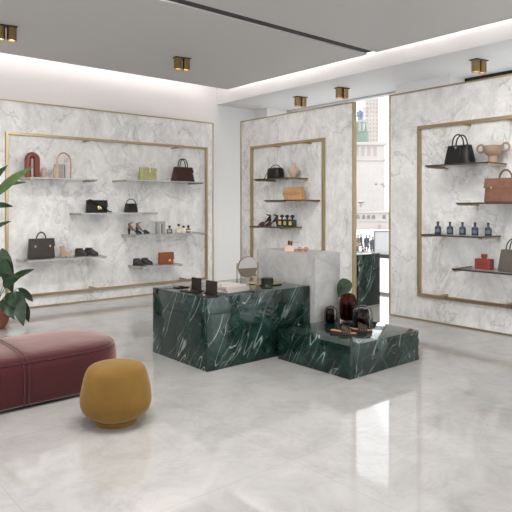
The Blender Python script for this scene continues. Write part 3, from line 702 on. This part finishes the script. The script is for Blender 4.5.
# brass disc tray and ribbed black box
p = top(265.5, 283.6, HB)
tag(MB().lathe([(.17, 0), (.19, .004), (.197, .012), (.19, .012), (.18, .006), (.001, .006)], 48).build('brass_tray', M['gold'], None, loc=(p.x, p.y, HB+.001)), 'round brushed brass tray on the green block', 'tray')
p = top(268.3, 285.2, HB); t = thing('ribbed_box', 'low round ribbed black box resting on the brass tray', 'box', (p.x+.02, p.y+.04, HB+.0085))
mb = MB(); n = 60
def flute(r, z): return [((r*(1+.035*(j % 2)))*math.cos(2*PI*j/n), (r*(1+.035*(j % 2)))*math.sin(2*PI*j/n), z) for j in range(n)]
mb.rings([flute(.064, 0), flute(.068, .005), flute(.068, .058), flute(.064, .062)]).build('ribbed_body', M['black_metal'], t, sharp=20)
MB().lathe([(.064, .062), (.064, .068), (.001, .069)], 30).build('lid', M['black_metal'], t)

# ---- things on the pedestal
def onped(px, py): return onZ(px, py, HPd)
p = onped(289.5, 251.2)
tag(MB().box(-.055, .055, -.05, .05, 0, .062).box(-.057, .057, -.052, .052, .045, .066).build('gift_box', M['blush'], None, .002, loc=(p.x, p.y, HPd+.001), rz=-.8), 'small blush pink box on the pedestal', 'box')
def glasses(loc, rz, label):
    t = thing('sunglasses', label, 'sunglasses', loc, rz, 'rose round sunglasses')
    for s_ in (-1, 1):
        MB().tube([(s_*.034+.029*math.cos(a), 0, .030+.029*math.sin(a)) for a in [2*PI*i/24 for i in range(24)]], .0022, 6, True).build('rim', M['copper'], t)
        MB().rings([[(s_*.034+.028*math.cos(2*PI*j/24), y, .030+.028*math.sin(2*PI*j/24)) for j in range(24)] for y in (-.001, .001)]).build('lens', M['rose_glass'], t)
        MB().tube([(s_*.062, 0, .036), (s_*.066, .01, .038), (s_*.064, .11, .036), (s_*.062, .135, .004)], .002, 6).build('temple', M['copper'], t)
    MB().tube([(-.006, 0, .034), (0, -.001, .037), (.006, 0, .034)], .002, 6).build('bridge', M['copper'], t)
p2 = onped(304, 251.8)
glasses((p2.x-.02, p2.y, HPd+.0005), -.75, 'rose round sunglasses standing on the pedestal beside the pink box')
glasses((p.x, p.y-.01, HPd+.0675), -1.9, 'rose round sunglasses on top of the pink box')

# ---- things on the low plinth
def dome_vase(name, label, px, pyb, wpx, pyt, glass, prof, z0=HL):
    p = onZ(px, pyb, z0); t_ = p.dot(FW); r = wpx/2*t_/FPX; h = zat(pyt, t_)-z0
    p = p + Vector((FW.x, FW.y, 0))*(r*.25)
    t = thing(name, label, 'vase', (p.x, p.y, z0+.001))
    MB().lathe([(r*a, h*b) for a, b in prof]+[(r*a*.93, h*b*.985+.004) for a, b in prof[::-1]], 36).build('glass_body', M[glass], t)
    MB().lathe([(r*.55, 0), (r*.80, .008), (r*.86, .03), (.001, .032)], 30).build('thick_base', M['black_gloss'] if glass == 'smoke_glass' else M['darkbrown_leather'], t)
    return t, p, r, h
dome = [(.80, 0), (.95, .04), (1, .15), (1, .55), (.96, .75), (.80, .91), (.5, .98), (.25, 1.0), (.22, .985)]
smoke = dome
t, p, r, h = dome_vase('smoky_vase', 'small smoky glass dome vase at the left of the plinth', 330.7, 322.5, 13.2, 306.3, 'smoke_glass', dome)
MB().lathe([(r*.88, h*.10), (r*.90, h*.45), (r*.001, h*.46)], 30).build('dark_filling', M['black_gloss'], t)
MB().lathe([(r*.26, h*.985), (r*.28, h*1.02), (r*.2, h*1.02), (r*.2, h*.98)], 24).build('rim', M['bronze'], t)
t, p, r, h = dome_vase('brown_vase', 'tall brown glass vase with a single green leaf', 348.5, 320, 17.5, 293.5, 'amber_glass', dome)
MB().lathe([(r*.84, h*.08), (r*.88, h*.60), (r*.001, h*.61)], 30).build('dark_filling', M['darkbrown_leather'], t)
vb = (p, r, h)
t, p, r, h = dome_vase('smoky_vase', 'wide smoky glass dome vase right of the brown vase', 363.2, 328.0, 20.5, 306.3, 'smoke_glass', dome)
MB().lathe([(r*.9, h*.08), (r*.93, h*.50), (r*.001, h*.52)], 30).build('dark_filling', M['black_gloss'], t)
MB().lathe([(r*.26, h*.985), (r*.28, h*1.02), (r*.2, h*1.02), (r*.2, h*.98)], 24).build('rim', M['bronze'], t)

# leaves: a blade on a curved midrib
def leaf_mesh(L, W, bend=.5, fold=.18, tip=1.6, heart=0., n=14, mm=6):
    """blade along +x, curving down; returns MB"""
    mb = MB(); R = []
    for i in range(n+1):
        f = i/n; a = bend*f
        x = L*math.sin(a)/bend if bend else L*f
        z = -L*(1-math.cos(a))/bend if bend else 0
        if not heart: wd = W/2*max(.02, (math.sin(PI*min(1, f**.75))**.8)*(1-.15*f))
        elif f < .02: wd = W*.12
        elif f < .38: wd = W/2*math.sqrt(max(0, 1-((f-.38)/.44)**2))
        else: wd = W/2*max(.02, 1-((f-.38)/.62)**1.6)
        row = []
        for j in range(mm+1):
            s_ = -1+2*j/mm
            row.append((x, s_*wd, z+fold*abs(s_)*wd*1.2+.03*wd*math.sin(f*13+j)))
        R.append(row)
    th = .0015; top_ = [p_ for r_ in R for p_ in r_]; nb = len(top_)
    vs = top_+[(a, b, c-th) for a, b, c in top_]; fs = []
    for i in range(n):
        for j in range(mm):
            q0 = i*(mm+1)+j; f4 = (q0, q0+1, q0+mm+2, q0+mm+1); fs.append(f4); fs.append(tuple(v+nb for v in f4[::-1]))
    e = [i*(mm+1) for i in range(n+1)]+[n*(mm+1)+j for j in range(1, mm+1)]+[i*(mm+1)+mm for i in range(n-1, -1, -1)]+[j for j in range(mm-1, 0, -1)]
    for i in range(len(e)): fs.append((e[i], e[(i+1) % len(e)], e[(i+1) % len(e)]+nb, e[i]+nb))
    return mb.add(vs, fs)
def orient(base, d, up=(0, 0, 1), roll=0):
    x = Vector(d).normalized(); y = Vector(up).cross(x)
    if y.length < 1e-3: y = Vector((0, 1, 0))
    y.normalize(); z = x.cross(y)
    m_ = Matrix((x, y, z)).transposed().to_4x4(); return Matrix.Translation(base) @ m_ @ Matrix.Rotation(roll, 4, 'X')
# the leaf in the brown vase
p, r, h = vb
t = thing('leaf_stem', 'single broad dark green leaf standing in the brown vase', 'leaf', (p.x, p.y, HL+.04))
tz = p.dot(FW)
def at_(px, py, dt=0): q = ray(px)*(tz+dt); return Vector((q.x, q.y, zat(py, tz+dt))) - Vector((p.x, p.y, HL+.04))
MB().tube([(0, 0, 0), (0, 0, h*.6), at_(348.6, 290), at_(347.5, 281)], [.004, .004, .0035, .003], 8).build('stem', M['stem'], t)
b0, b1 = at_(348, 279.5), at_(338.6, 297, -.03)
ln = (b1-b0).length*1.03
MB.xf(lf := leaf_mesh(ln, .165, .35, .12, heart=1), orient(b0, b1-b0, (-FW.x, -FW.y, .35)))
lf.build('leaf_blade', M['leaf'], t, sharp=80)

# ---- sandals
def slide(name, label, px, py, rz, L, group):
    p = onZ(px, py, HL); t = thing(name, label, 'sandal', (p.x, p.y, HL+.001), rz, group); w2 = L*.17
    R = []
    pts = ((-.5, .5, .030), (-.42, .85, .030), (-.2, .8, .024), (.1, .95, .014), (.3, 1.05, .012), (.43, .85, .012), (.5, .4, .012))
    for x, ww, z in pts: R.append([(x*L, -w2*ww, 0), (x*L, w2*ww, 0), (x*L, w2*ww, z), (x*L, -w2*ww, z)])
    MB().rings(R).build('sole', M['darkbrown_leather'], t)
    R = []
    for x, ww, z in pts: R.append([(x*L*.97, -w2*ww*.8, z+.001), (x*L*.97, w2*ww*.92, z+.001), (x*L*.97, w2*ww*.92, z+.005), (x*L*.97, -w2*ww*.92, z+.005)])
    MB().rings(R).build('insole', M['insole'], t)
    for k_ in range(4):
        x0 = (-.04+.09*k_)*L
        R = []
        for x in (x0, x0+.07*L):
            hh = .092-.010*k_
            o_ = [(x, w2*1.10*math.cos(a), .004+hh*math.sin(a)) for a in [PI*j/12 for j in range(13)]]
            R.append(o_+[(x, y*.93, z-.004 if z > .012 else z) for _, y, z in o_[::-1]])
        MB().rings(R).build('woven_strap', leath if k_ % 2 else M['darkbrown_leather'], t)
    return t
leath = leather('brown strap leather', (.05, .028, .018), .4, .8, 80)
slide('slide_sandal', 'left brown woven slide sandal with tan insole on the plinth', 343.5, 334.0, -1.05, .27, 'brown woven sandals')
slide('slide_sandal', 'right brown woven slide sandal nearest the wide smoky vase', 359, 331.5, -.8, .27, 'brown woven sandals')

# ================================================================ BENCH AND POUF
def stadium(cx0, cx1, cy, r, z, n=48, p=2.4):
    out = []
    for j in range(n):
        a = 2*PI*j/n; c, s_ = math.cos(a), math.sin(a)
        x = math.copysign(abs(c)**(2/p), c)*r; y = math.copysign(abs(s_)**(2/p), s_)*r
        out.append((x+(cx1 if c > 1e-9 else cx0 if c < -1e-9 else (cx0+cx1)/2), cy+y, z))
    return out
bcx, bcy = 1.36, 5.13; hl = .68; BR = .49
t = thing('velvet_bench', 'long dark rose velvet bench with rounded end and piping', 'bench', (bcx, bcy, 0))
prof = [(.03, .465), (.045, .475), (.12, .487), (.22, .49), (.30, .485), (.345, .472), (.362, .455)]
MB().rings([stadium(-hl, hl, 0, r, z) for z, r in prof]+[stadium(-hl, hl, 0, .30, .362)]).build('bench_body', M['burgundy'], t, sharp=60)
prof = [(.363, .452), (.372, .450), (.392, .425), (.408, .37), (.418, .28), (.423, .16), (.425, .03)]
MB().rings([stadium(-hl, hl, 0, r, z) for z, r in prof]).build('seat_cushion', M['burgundy'], t, sharp=60)
MB().tube(stadium(-hl, hl, 0, .462, .366, 96), .007, 8, True).build('piping', M['burgundy'], t)
for xs in (onY(27, bcy-BR).x-bcx, -(onY(27, bcy-BR).x-bcx)-.6):
    side = [(.035, .472), (.12, .493), (.22, .496), (.30, .490), (.345, .478), (.368, .462), (.395, .432), (.412, .375), (.422, .285), (.427, .16), (.4285, 0)]
    pth = [(xs, -y, z) for z, y in side]+[(xs, y, z) for z, y in side[::-1][1:]]
    for dx in (-.018, .018): MB().tube([(x+dx, y, z) for x, y, z in pth], .0055, 6).build('seam_band', M['burgundy'], t)
MB().rings([stadium(-hl, hl, 0, .43, 0), stadium(-hl, hl, 0, .43, .035)]).build('recessed_base', M['black_cap'], t)

pp = onZ(116.2, 421.5)
t = thing('pouf', 'mustard velvet lantern-shaped pouf beside the rose bench', 'pouf', (pp.x, pp.y, 0))
prof = [(.148, 0), (.152, .006), (.154, .030), (.160, .042), (.178, .052), (.215, .072), (.243, .102), (.257, .140), (.261, .175), (.259, .21), (.249, .27), (.234, .335), (.220, .378), (.205, .405), (.185, .420), (.16, .428), (.12, .434), (.06, .437), (.002, .438)]
MB().lathe(prof, 64).build('upholstered_body', M['mustard'], t, sharp=89)
MB().tube([(.163*math.cos(a), .163*math.sin(a), .036) for a in [2*PI*i/64 for i in range(64)]], .0035, 6, True).build('foot_piping', M['mustard'], t)

# ================================================================ POTTED PLANT
pb_ = onZ(-5, 328); tp = pb_.dot(FW)
t = thing('potted_plant', 'tall broad-leaved green plant in a terracotta pot at the left edge', 'plant', (pb_.x, pb_.y, 0))
MB().lathe([(.10, 0), (.125, .01), (.165, .08), (.185, .16), (.183, .22), (.165, .28), (.160, .29), (.145, .29), (.148, .26)], 36).build('pot', M['pot'], t)
MB().lathe([(.149, .25), (.001, .262)], 30).build('soil', M['soil'], t)
def lp(px, py, dt=0): q = ray(px)*(tp+dt); return Vector((q.x, q.y, zat(py, tp+dt)))-Vector((pb_.x, pb_.y, 0))
leaves = [  # base px,py -> tip px,py, width m, depth offset of base/tip, material, bend
    (-4, 196, 26, 170, .17, 0, -.1, 'leaf_light', .5), (-8, 182, 6, 166, .12, .1, .15, 'leaf', .3), (-6, 205, 10, 207, .09, .05, 0, 'leaf', .3),
    (-4, 188, 22, 183, .10, .1, .1, 'leaf', .4), (-8, 230, 7, 223, .08, 0, -.1, 'leaf', .4), (2, 248, 8, 290, .20, -.05, -.15, 'leaf', .5),
    (-6, 260, 4, 274, .22, 0, -.25, 'leaf', .6), (10, 281, 30, 271, .13, -.05, -.1, 'leaf', .5), (3, 286, 17, 279, .18, -.1, -.15, 'leaf', .7),
    (16, 291, 21, 322, .20, -.05, -.25, 'leaf', .3), (18, 288, 33, 306, .10, -.02, .1, 'leaf', .8), (25, 301, 27, 322, .12, 0, .1, 'leaf', .2),
    (2, 300, 10, 318, .14, -.15, -.3, 'leaf', .5), (-4, 278, 8, 268, .16, 0, .2, 'leaf', .4), (-12, 240, -26, 230, .2, 0, 0, 'leaf', .5),
    (-14, 200, -40, 190, .2, 0, 0, 'leaf', .5), (-14, 270, -34, 280, .2, 0, 0, 'leaf', .5), (-10, 175, -20, 150, .18, 0, 0, 'leaf_light', .4), (8, 293, 12, 306, .14, -.1, -.25, 'leaf', .4)]
for i, (x0, y0, x1, y1, wd, d0, d1, mt, bd) in enumerate(leaves):
    a = lp(x0, y0, d0); b = lp(x1, y1, d1); ln = (b-a).length*1.12
    ups = (-FW.x, -FW.y, 1.0) if i % 2 else (-.8*FW.x, -.8*FW.y, .55)
    dv = b-a; dv = dv + Vector((0, 0, ln*bd*.35))
    lf = leaf_mesh(ln, wd, bd, .14); lf.xf(orient(a, dv, ups)); o = lf.build('leaf', M[mt], t, sharp=80)
    s0 = Vector((0.03*math.cos(i*2.4), .03*math.sin(i*2.4), .255)); md = Vector(((s0.x+a.x)*.5-.01, (s0.y+a.y)*.5, s0.z+(a.z-s0.z)*.62))
    cur = [s0.lerp(md, f/6).lerp(md.lerp(a, f/6), f/6) for f in range(7)]
    MB().tube(cur, [.007, .0065, .006, .005, .0045, .004, .0035], 7).build('stem', M['stem'], t)

# ================================================================ CEILING SPOTLIGHTS
def spot_twin(px, py, z, label, first=None):
    p = onZ(px, py, z); loc = (p.x, p.y, z)
    if first: t = dup(first, loc, -.2, label)
    else:
        t = thing('twin_downlight', label, 'ceiling light', loc, -.2, 'brass twin downlights')
        MB().box(-.125, .125, -.062, .062, -.012, -.0005).build('mounting_plate', M['black_metal'], t)
        for s_ in (-1, 1):
            c_ = MB().lathe([(.058, -.0125), (.058, -.175), (.050, -.175), (.048, -.15)], 32, s_*.066, 0).build('brass_cylinder', M['brass_dark'], t)
            MB().lathe([(.047, -.152), (.001, -.152)], 24, s_*.066, 0).build('lens', M['emit'], c_)
    l_ = bpy.data.lights.new('downlight_beam', 'SPOT'); l_.energy = DOWN_E*(1.5 if z == ZS else 1); l_.spot_size = 1.9; l_.spot_blend = 1; l_.shadow_soft_size = .09; l_.color = (1, .93, .86)
    o = bpy.data.objects.new('downlight_beam', l_); C.objects.link(o); o.location = (loc[0], loc[1], z-.2); return t
T1 = spot_twin(182, 58, ZR, 'brass twin downlight on the grey raft above the left wall')
spot_twin(6, 26, ZR, 'brass twin downlight at the upper left corner of the photo', T1)
spot_twin(300.5, 97, ZS, 'leftmost brass twin downlight on the soffit over the middle wall', T1)
spot_twin(342, 88, ZS, 'brass twin downlight on the soffit beside the window gap', T1)
spot_twin(479, 60, ZS, 'brass twin downlight on the soffit over the right wall', T1)

for (x, y), lb in (((2.75, 3.55), 'added twin downlight above the pouf, on the side of the green tables'), ((1.35, 3.75), 'added twin downlight above the rose bench')):  # unseen downlights added to shape the pouf's shadow
    dup(T1, (x, y, ZR), -.2, lb)
    l_ = bpy.data.lights.new('downlight_beam', 'SPOT'); l_.energy = 95; l_.spot_size = 1.7; l_.spot_blend = 1; l_.shadow_soft_size = .08; l_.color = (1, .93, .86)
    o = bpy.data.objects.new('downlight_beam', l_); C.objects.link(o); o.location = (x, y, ZR-.2)

# ================================================================ THE STREET OUTSIDE
GZ = -3.2
struct(MB().box(9.5, 420, -200, 420, GZ-.2, GZ).build('ground', M['pave']))['label'] = 'pale paved street below the window'
def far(px, dist): q = ray(px)*dist; return q
def facing(o): o.rotation_euler.z = math.atan2(FW.y, FW.x)-PI/2   # front (-y) turned to the shop
def fbuild(label, name, px0_, px1_, pyt, dist, depth, mtl, rows, cols, win=(.45, .55), parts=None, z0=None):
    s_ = dist/FPX; W_ = (px1_-px0_)*s_; c = far((px0_+px1_)/2, dist); H_ = zat(pyt, dist)-GZ
    t = thing(name, label, 'building', (c.x, c.y, GZ)); facing(t)
    MB().box(-W_/2, W_/2, 0, depth, 0, H_).build('wall', mtl, t)
    return t, W_, H_, s_
# tall tower
t, W_, H_, s_ = fbuild('tall pale office tower with a grid of small windows', 'office_tower', 365.5, 378.5, 78, 330, 9, M['facade2'], 0, 0)
wz = [zat(py, 330)-GZ for py in range(96, 142, 4)]
for i, z in enumerate(wz):
    mb = MB()
    for j in range(4):
        x = -W_/2+W_*(.14+.24*j); mb.box(x-.45, x+.45, -.12, .1, z-.55, z+.55)
    mb.build('window_row', M['win_dark'], t)
# mid block with corniced top storey
D2 = 260; t, W_, H_, s_ = fbuild('wide cream corniced building with a row of upper windows', 'stone_building', 330, 385, 143, D2, 14, M['facade'], 0, 0)
Z = lambda py: zat(py, D2)-GZ
X = lambda px: (px-357.5)*s_
MB().box(-W_/2-.8, W_/2+.8, -.9, 14, Z(145), Z(142)).box(-W_/2-.5, W_/2+.5, -.5, 14, Z(160.5), Z(158.5)).build('cornice', M['facade2'], t)
for k_ in range(7):
    x = X(338+6*k_-0.5)+.6; MB().box(x-.8, x+.8, -.1, .2, Z(156), Z(146.5)).build('window', M['win_dark'], t)
for r_ in range(6):
    mb = MB()
    for k_ in range(11): x = X(334+4.6*k_); mb.box(x-.45, x+.45, -.1, .2, Z(174+8*r_), Z(170+8*r_))
    mb.build('window_row', M['frost'] if r_ == 9 else M['win_far'] if 'win_far' in M else M.setdefault('win_far', mat('faint far window', (.38, .34, .33), .6)), t)
for px, py in ((376, 184), (382, 184), (384, 186)):
    MB().box(X(px)-.5, X(px)+.5, -.15, .2, Z(py+1), Z(py-.5)).build('open_window', M['sill'], t)
# green copper dome and blue roof figure behind the cornice
c = far(361, 290); t = thing('copper_dome', 'green copper domed drum rising behind the corniced building', 'dome', (c.x, c.y, GZ)); Zd = lambda py: zat(py, 290)-GZ
R_ = 7*290/FPX
MB().lathe([(R_*1.1, 0), (R_*1.1, Zd(134)), (R_*1.15, Zd(133)), (R_*1.0, Zd(132)), (R_, Zd(124)), (R_*1.08, Zd(123.5)), (R_*.85, Zd(121.5)), (.01, Zd(119.5))], 24).build('drum', M['dome'], t)
mb = MB()
for j in range(12):
    a = 2*PI*j/12; mb.box(R_*1.02*math.cos(a)-.35, R_*1.02*math.cos(a)+.35, R_*1.02*math.sin(a)-.35, R_*1.02*math.sin(a)+.35, Zd(132), Zd(124))
mb.build('columns', M['facade'], t)
c = far(360, 305); t = thing('roof_water_tank', 'blue grey rooftop tank above the green dome', 'water tank', (c.x, c.y, GZ)); Zt = lambda py: zat(py, 305)-GZ
MB().lathe([(1.4, Zt(150)), (1.4, Zt(117)), (1.7, Zt(116.5)), (1.7, Zt(112)), (.2, Zt(109.5))], 16).build('tank', M['bluegrey'], t)
# low classical hall
D3 = 120; c = far(366, D3); t = thing('classical_hall', 'low cream classical hall with arched openings and pediment', 'building', (c.x, c.y, GZ)); facing(t)
Z = lambda py: zat(py, D3)-GZ; X = lambda px: (px-366)*D3/FPX
MB().box(X(335), X(392), 0, 6, 0, Z(213)).build('wall', M['facade2'], t)
MB().box(X(334), X(393), -.3, 6, Z(213), Z(211.5)).box(X(334), X(393), -.2, .1, Z(221.5), Z(220.5)).build('cornice', M['facade'], t)
MB().prism([(X(352), Z(211.5)), (X(378), Z(211.5)), (X(372), Z(207.5)), (X(358), Z(207.5))], .5, 5).build('pediment', M['facade'], t)
for px in (345, 352, 358, 363.5, 368.5, 373.5, 384):
    z0, z1 = Z(219), Z(216.5); r = .36; x = X(px)
    MB().prism([(x-r, z0), (x+r, z0)]+[(x+r*math.cos(PI*i/8), z1+r*math.sin(PI*i/8)) for i in range(9)], -.04, .05).build('arched_window', M['sill'], t)
MB().lathe([(.3, Z(207.5)), (.3, Z(203.5)), (.9, Z(202)), (.9, Z(201.5)), (.1, Z(200))], 12, X(362.5), 2).build('urn', M['win_dark'], t)
MB().box(X(378), X(381), -.08, .05, Z(229), Z(224.5)).build('shop_sign', M['win_dark'], t)

# people in the street: one skinned body with a coat, reposed for each
def person(px, dist, H_, coat, rz, label, lean=0, stride=.25):
    q = far(px, dist); t = thing('person', label, 'person', (q.x, q.y, GZ), rz, 'people in the street')
    k_ = H_/1.75
    J = {'pel': (0, 0, .95), 'ch': (0, .0, 1.3), 'nk': (0, 0, 1.48), 'hd': (0, -.02, 1.56), 'ht': (0, -.01, 1.70),
         'sl': (-.19, 0, 1.40), 'el': (-.25, .05, 1.13), 'wl': (-.22, -.12, .92), 'sr': (.19, 0, 1.40), 'er': (.25, -.02, 1.12), 'wr': (.24, .10, .90),
         'hl': (-.1, 0, .90), 'kl': (-.11, -stride*.6, .50), 'al': (-.11, -stride, .08), 'tl': (-.11, -stride-.16, .03),
         'hr': (.1, 0, .90), 'kr': (.11, stride*.3, .49), 'ar': (.11, stride, .10), 'tr': (.11, stride-.14, .03)}
    rad = {'pel': .15, 'ch': .16, 'nk': .06, 'hd': .085, 'ht': .08, 'sl': .07, 'el': .05, 'wl': .035, 'sr': .07, 'er': .05, 'wr': .035, 'hl': .1, 'kl': .07, 'al': .045, 'tl': .04, 'hr': .1, 'kr': .07, 'ar': .045, 'tr': .04}
    E = [('pel', 'ch'), ('ch', 'nk'), ('nk', 'hd'), ('hd', 'ht'), ('ch', 'sl'), ('sl', 'el'), ('el', 'wl'), ('ch', 'sr'), ('sr', 'er'), ('er', 'wr'), ('pel', 'hl'), ('hl', 'kl'), ('kl', 'al'), ('al', 'tl'), ('pel', 'hr'), ('hr', 'kr'), ('kr', 'ar'), ('ar', 'tr')]
    ks = list(J); me = bpy.data.meshes.new('body'); me.from_pydata([tuple(v*k_ for v in J[n_]) for n_ in ks], [(ks.index(a), ks.index(b)) for a, b in E], [])
    o = bpy.data.objects.new('body', me); C.objects.link(o); o.parent = t
    o.modifiers.new('skin', 'SKIN'); me.materials.append(M['coat'] if coat != M['coat'] else M['coat'])
    for i, n_ in enumerate(ks):
        sv = me.skin_vertices[0].data[i]; sv.radius = (rad[n_]*k_,)*2; sv.use_root = (n_ == 'pel')
    sb = o.modifiers.new('sub', 'SUBSURF'); sb.levels = 1; sb.render_levels = 1
    MB().loft([(.55*k_, .25*k_, .19*k_), (.95*k_, .21*k_, .16*k_), (1.25*k_, .23*k_, .17*k_), (1.42*k_, .21*k_, .14*k_), (1.48*k_, .09*k_, .08*k_)], 20, 2.6).build('coat', coat, t)
    MB().lathe([(.001, 1.53*k_), (.06*k_, 1.55*k_), (.085*k_, 1.62*k_), (.09*k_, 1.68*k_), (.07*k_, 1.745*k_), (.001, 1.765*k_)], 16).build('head', M['skin'], t)
    MB().lathe([(.094*k_, 1.66*k_), (.098*k_, 1.70*k_), (.078*k_, 1.76*k_), (.001, 1.785*k_)], 16, 0, .012).build('hair', M['black_cap'], t)
    return t
person(356.6, 43, 2.0, M['coat'], .3, 'person in long dark coat at the far left of the window gap')
person(362.6, 41, 1.9, M['coat'], -.6, 'person in dark coat in the middle of the nearest group')
person(365.4, 41.5, 1.75, M['coat'], 1.2, 'person in dark coat close beside the middle one', stride=.4)
person(369, 40, 1.35, M['coat'], .9, 'short person in dark clothes right of the nearest group', stride=.4)
person(359.6, 47, 1.85, M['coat2'], .1, 'person in pale coat between two dark coats')
person(358, 60, 1.8, M['coat3'], .8, 'distant person in brown coat at the far left of the street')
person(361, 62, 1.8, M['coat'], .5, 'distant person in dark coat behind the pale coated one')
person(366.5, 60, 1.8, M['coat'], -1, 'distant person in dark coat in front of the hall')
person(369.5, 62, 1.75, M['coat2'], .4, 'distant person in pale coat in front of the hall')
person(372.5, 57, 1.75, M['coat'], 2, 'distant person in dark coat left of the grey board')
person(374.7, 58, 1.75, M['coat'], 1, 'distant person in dark coat half hidden by the grey board')
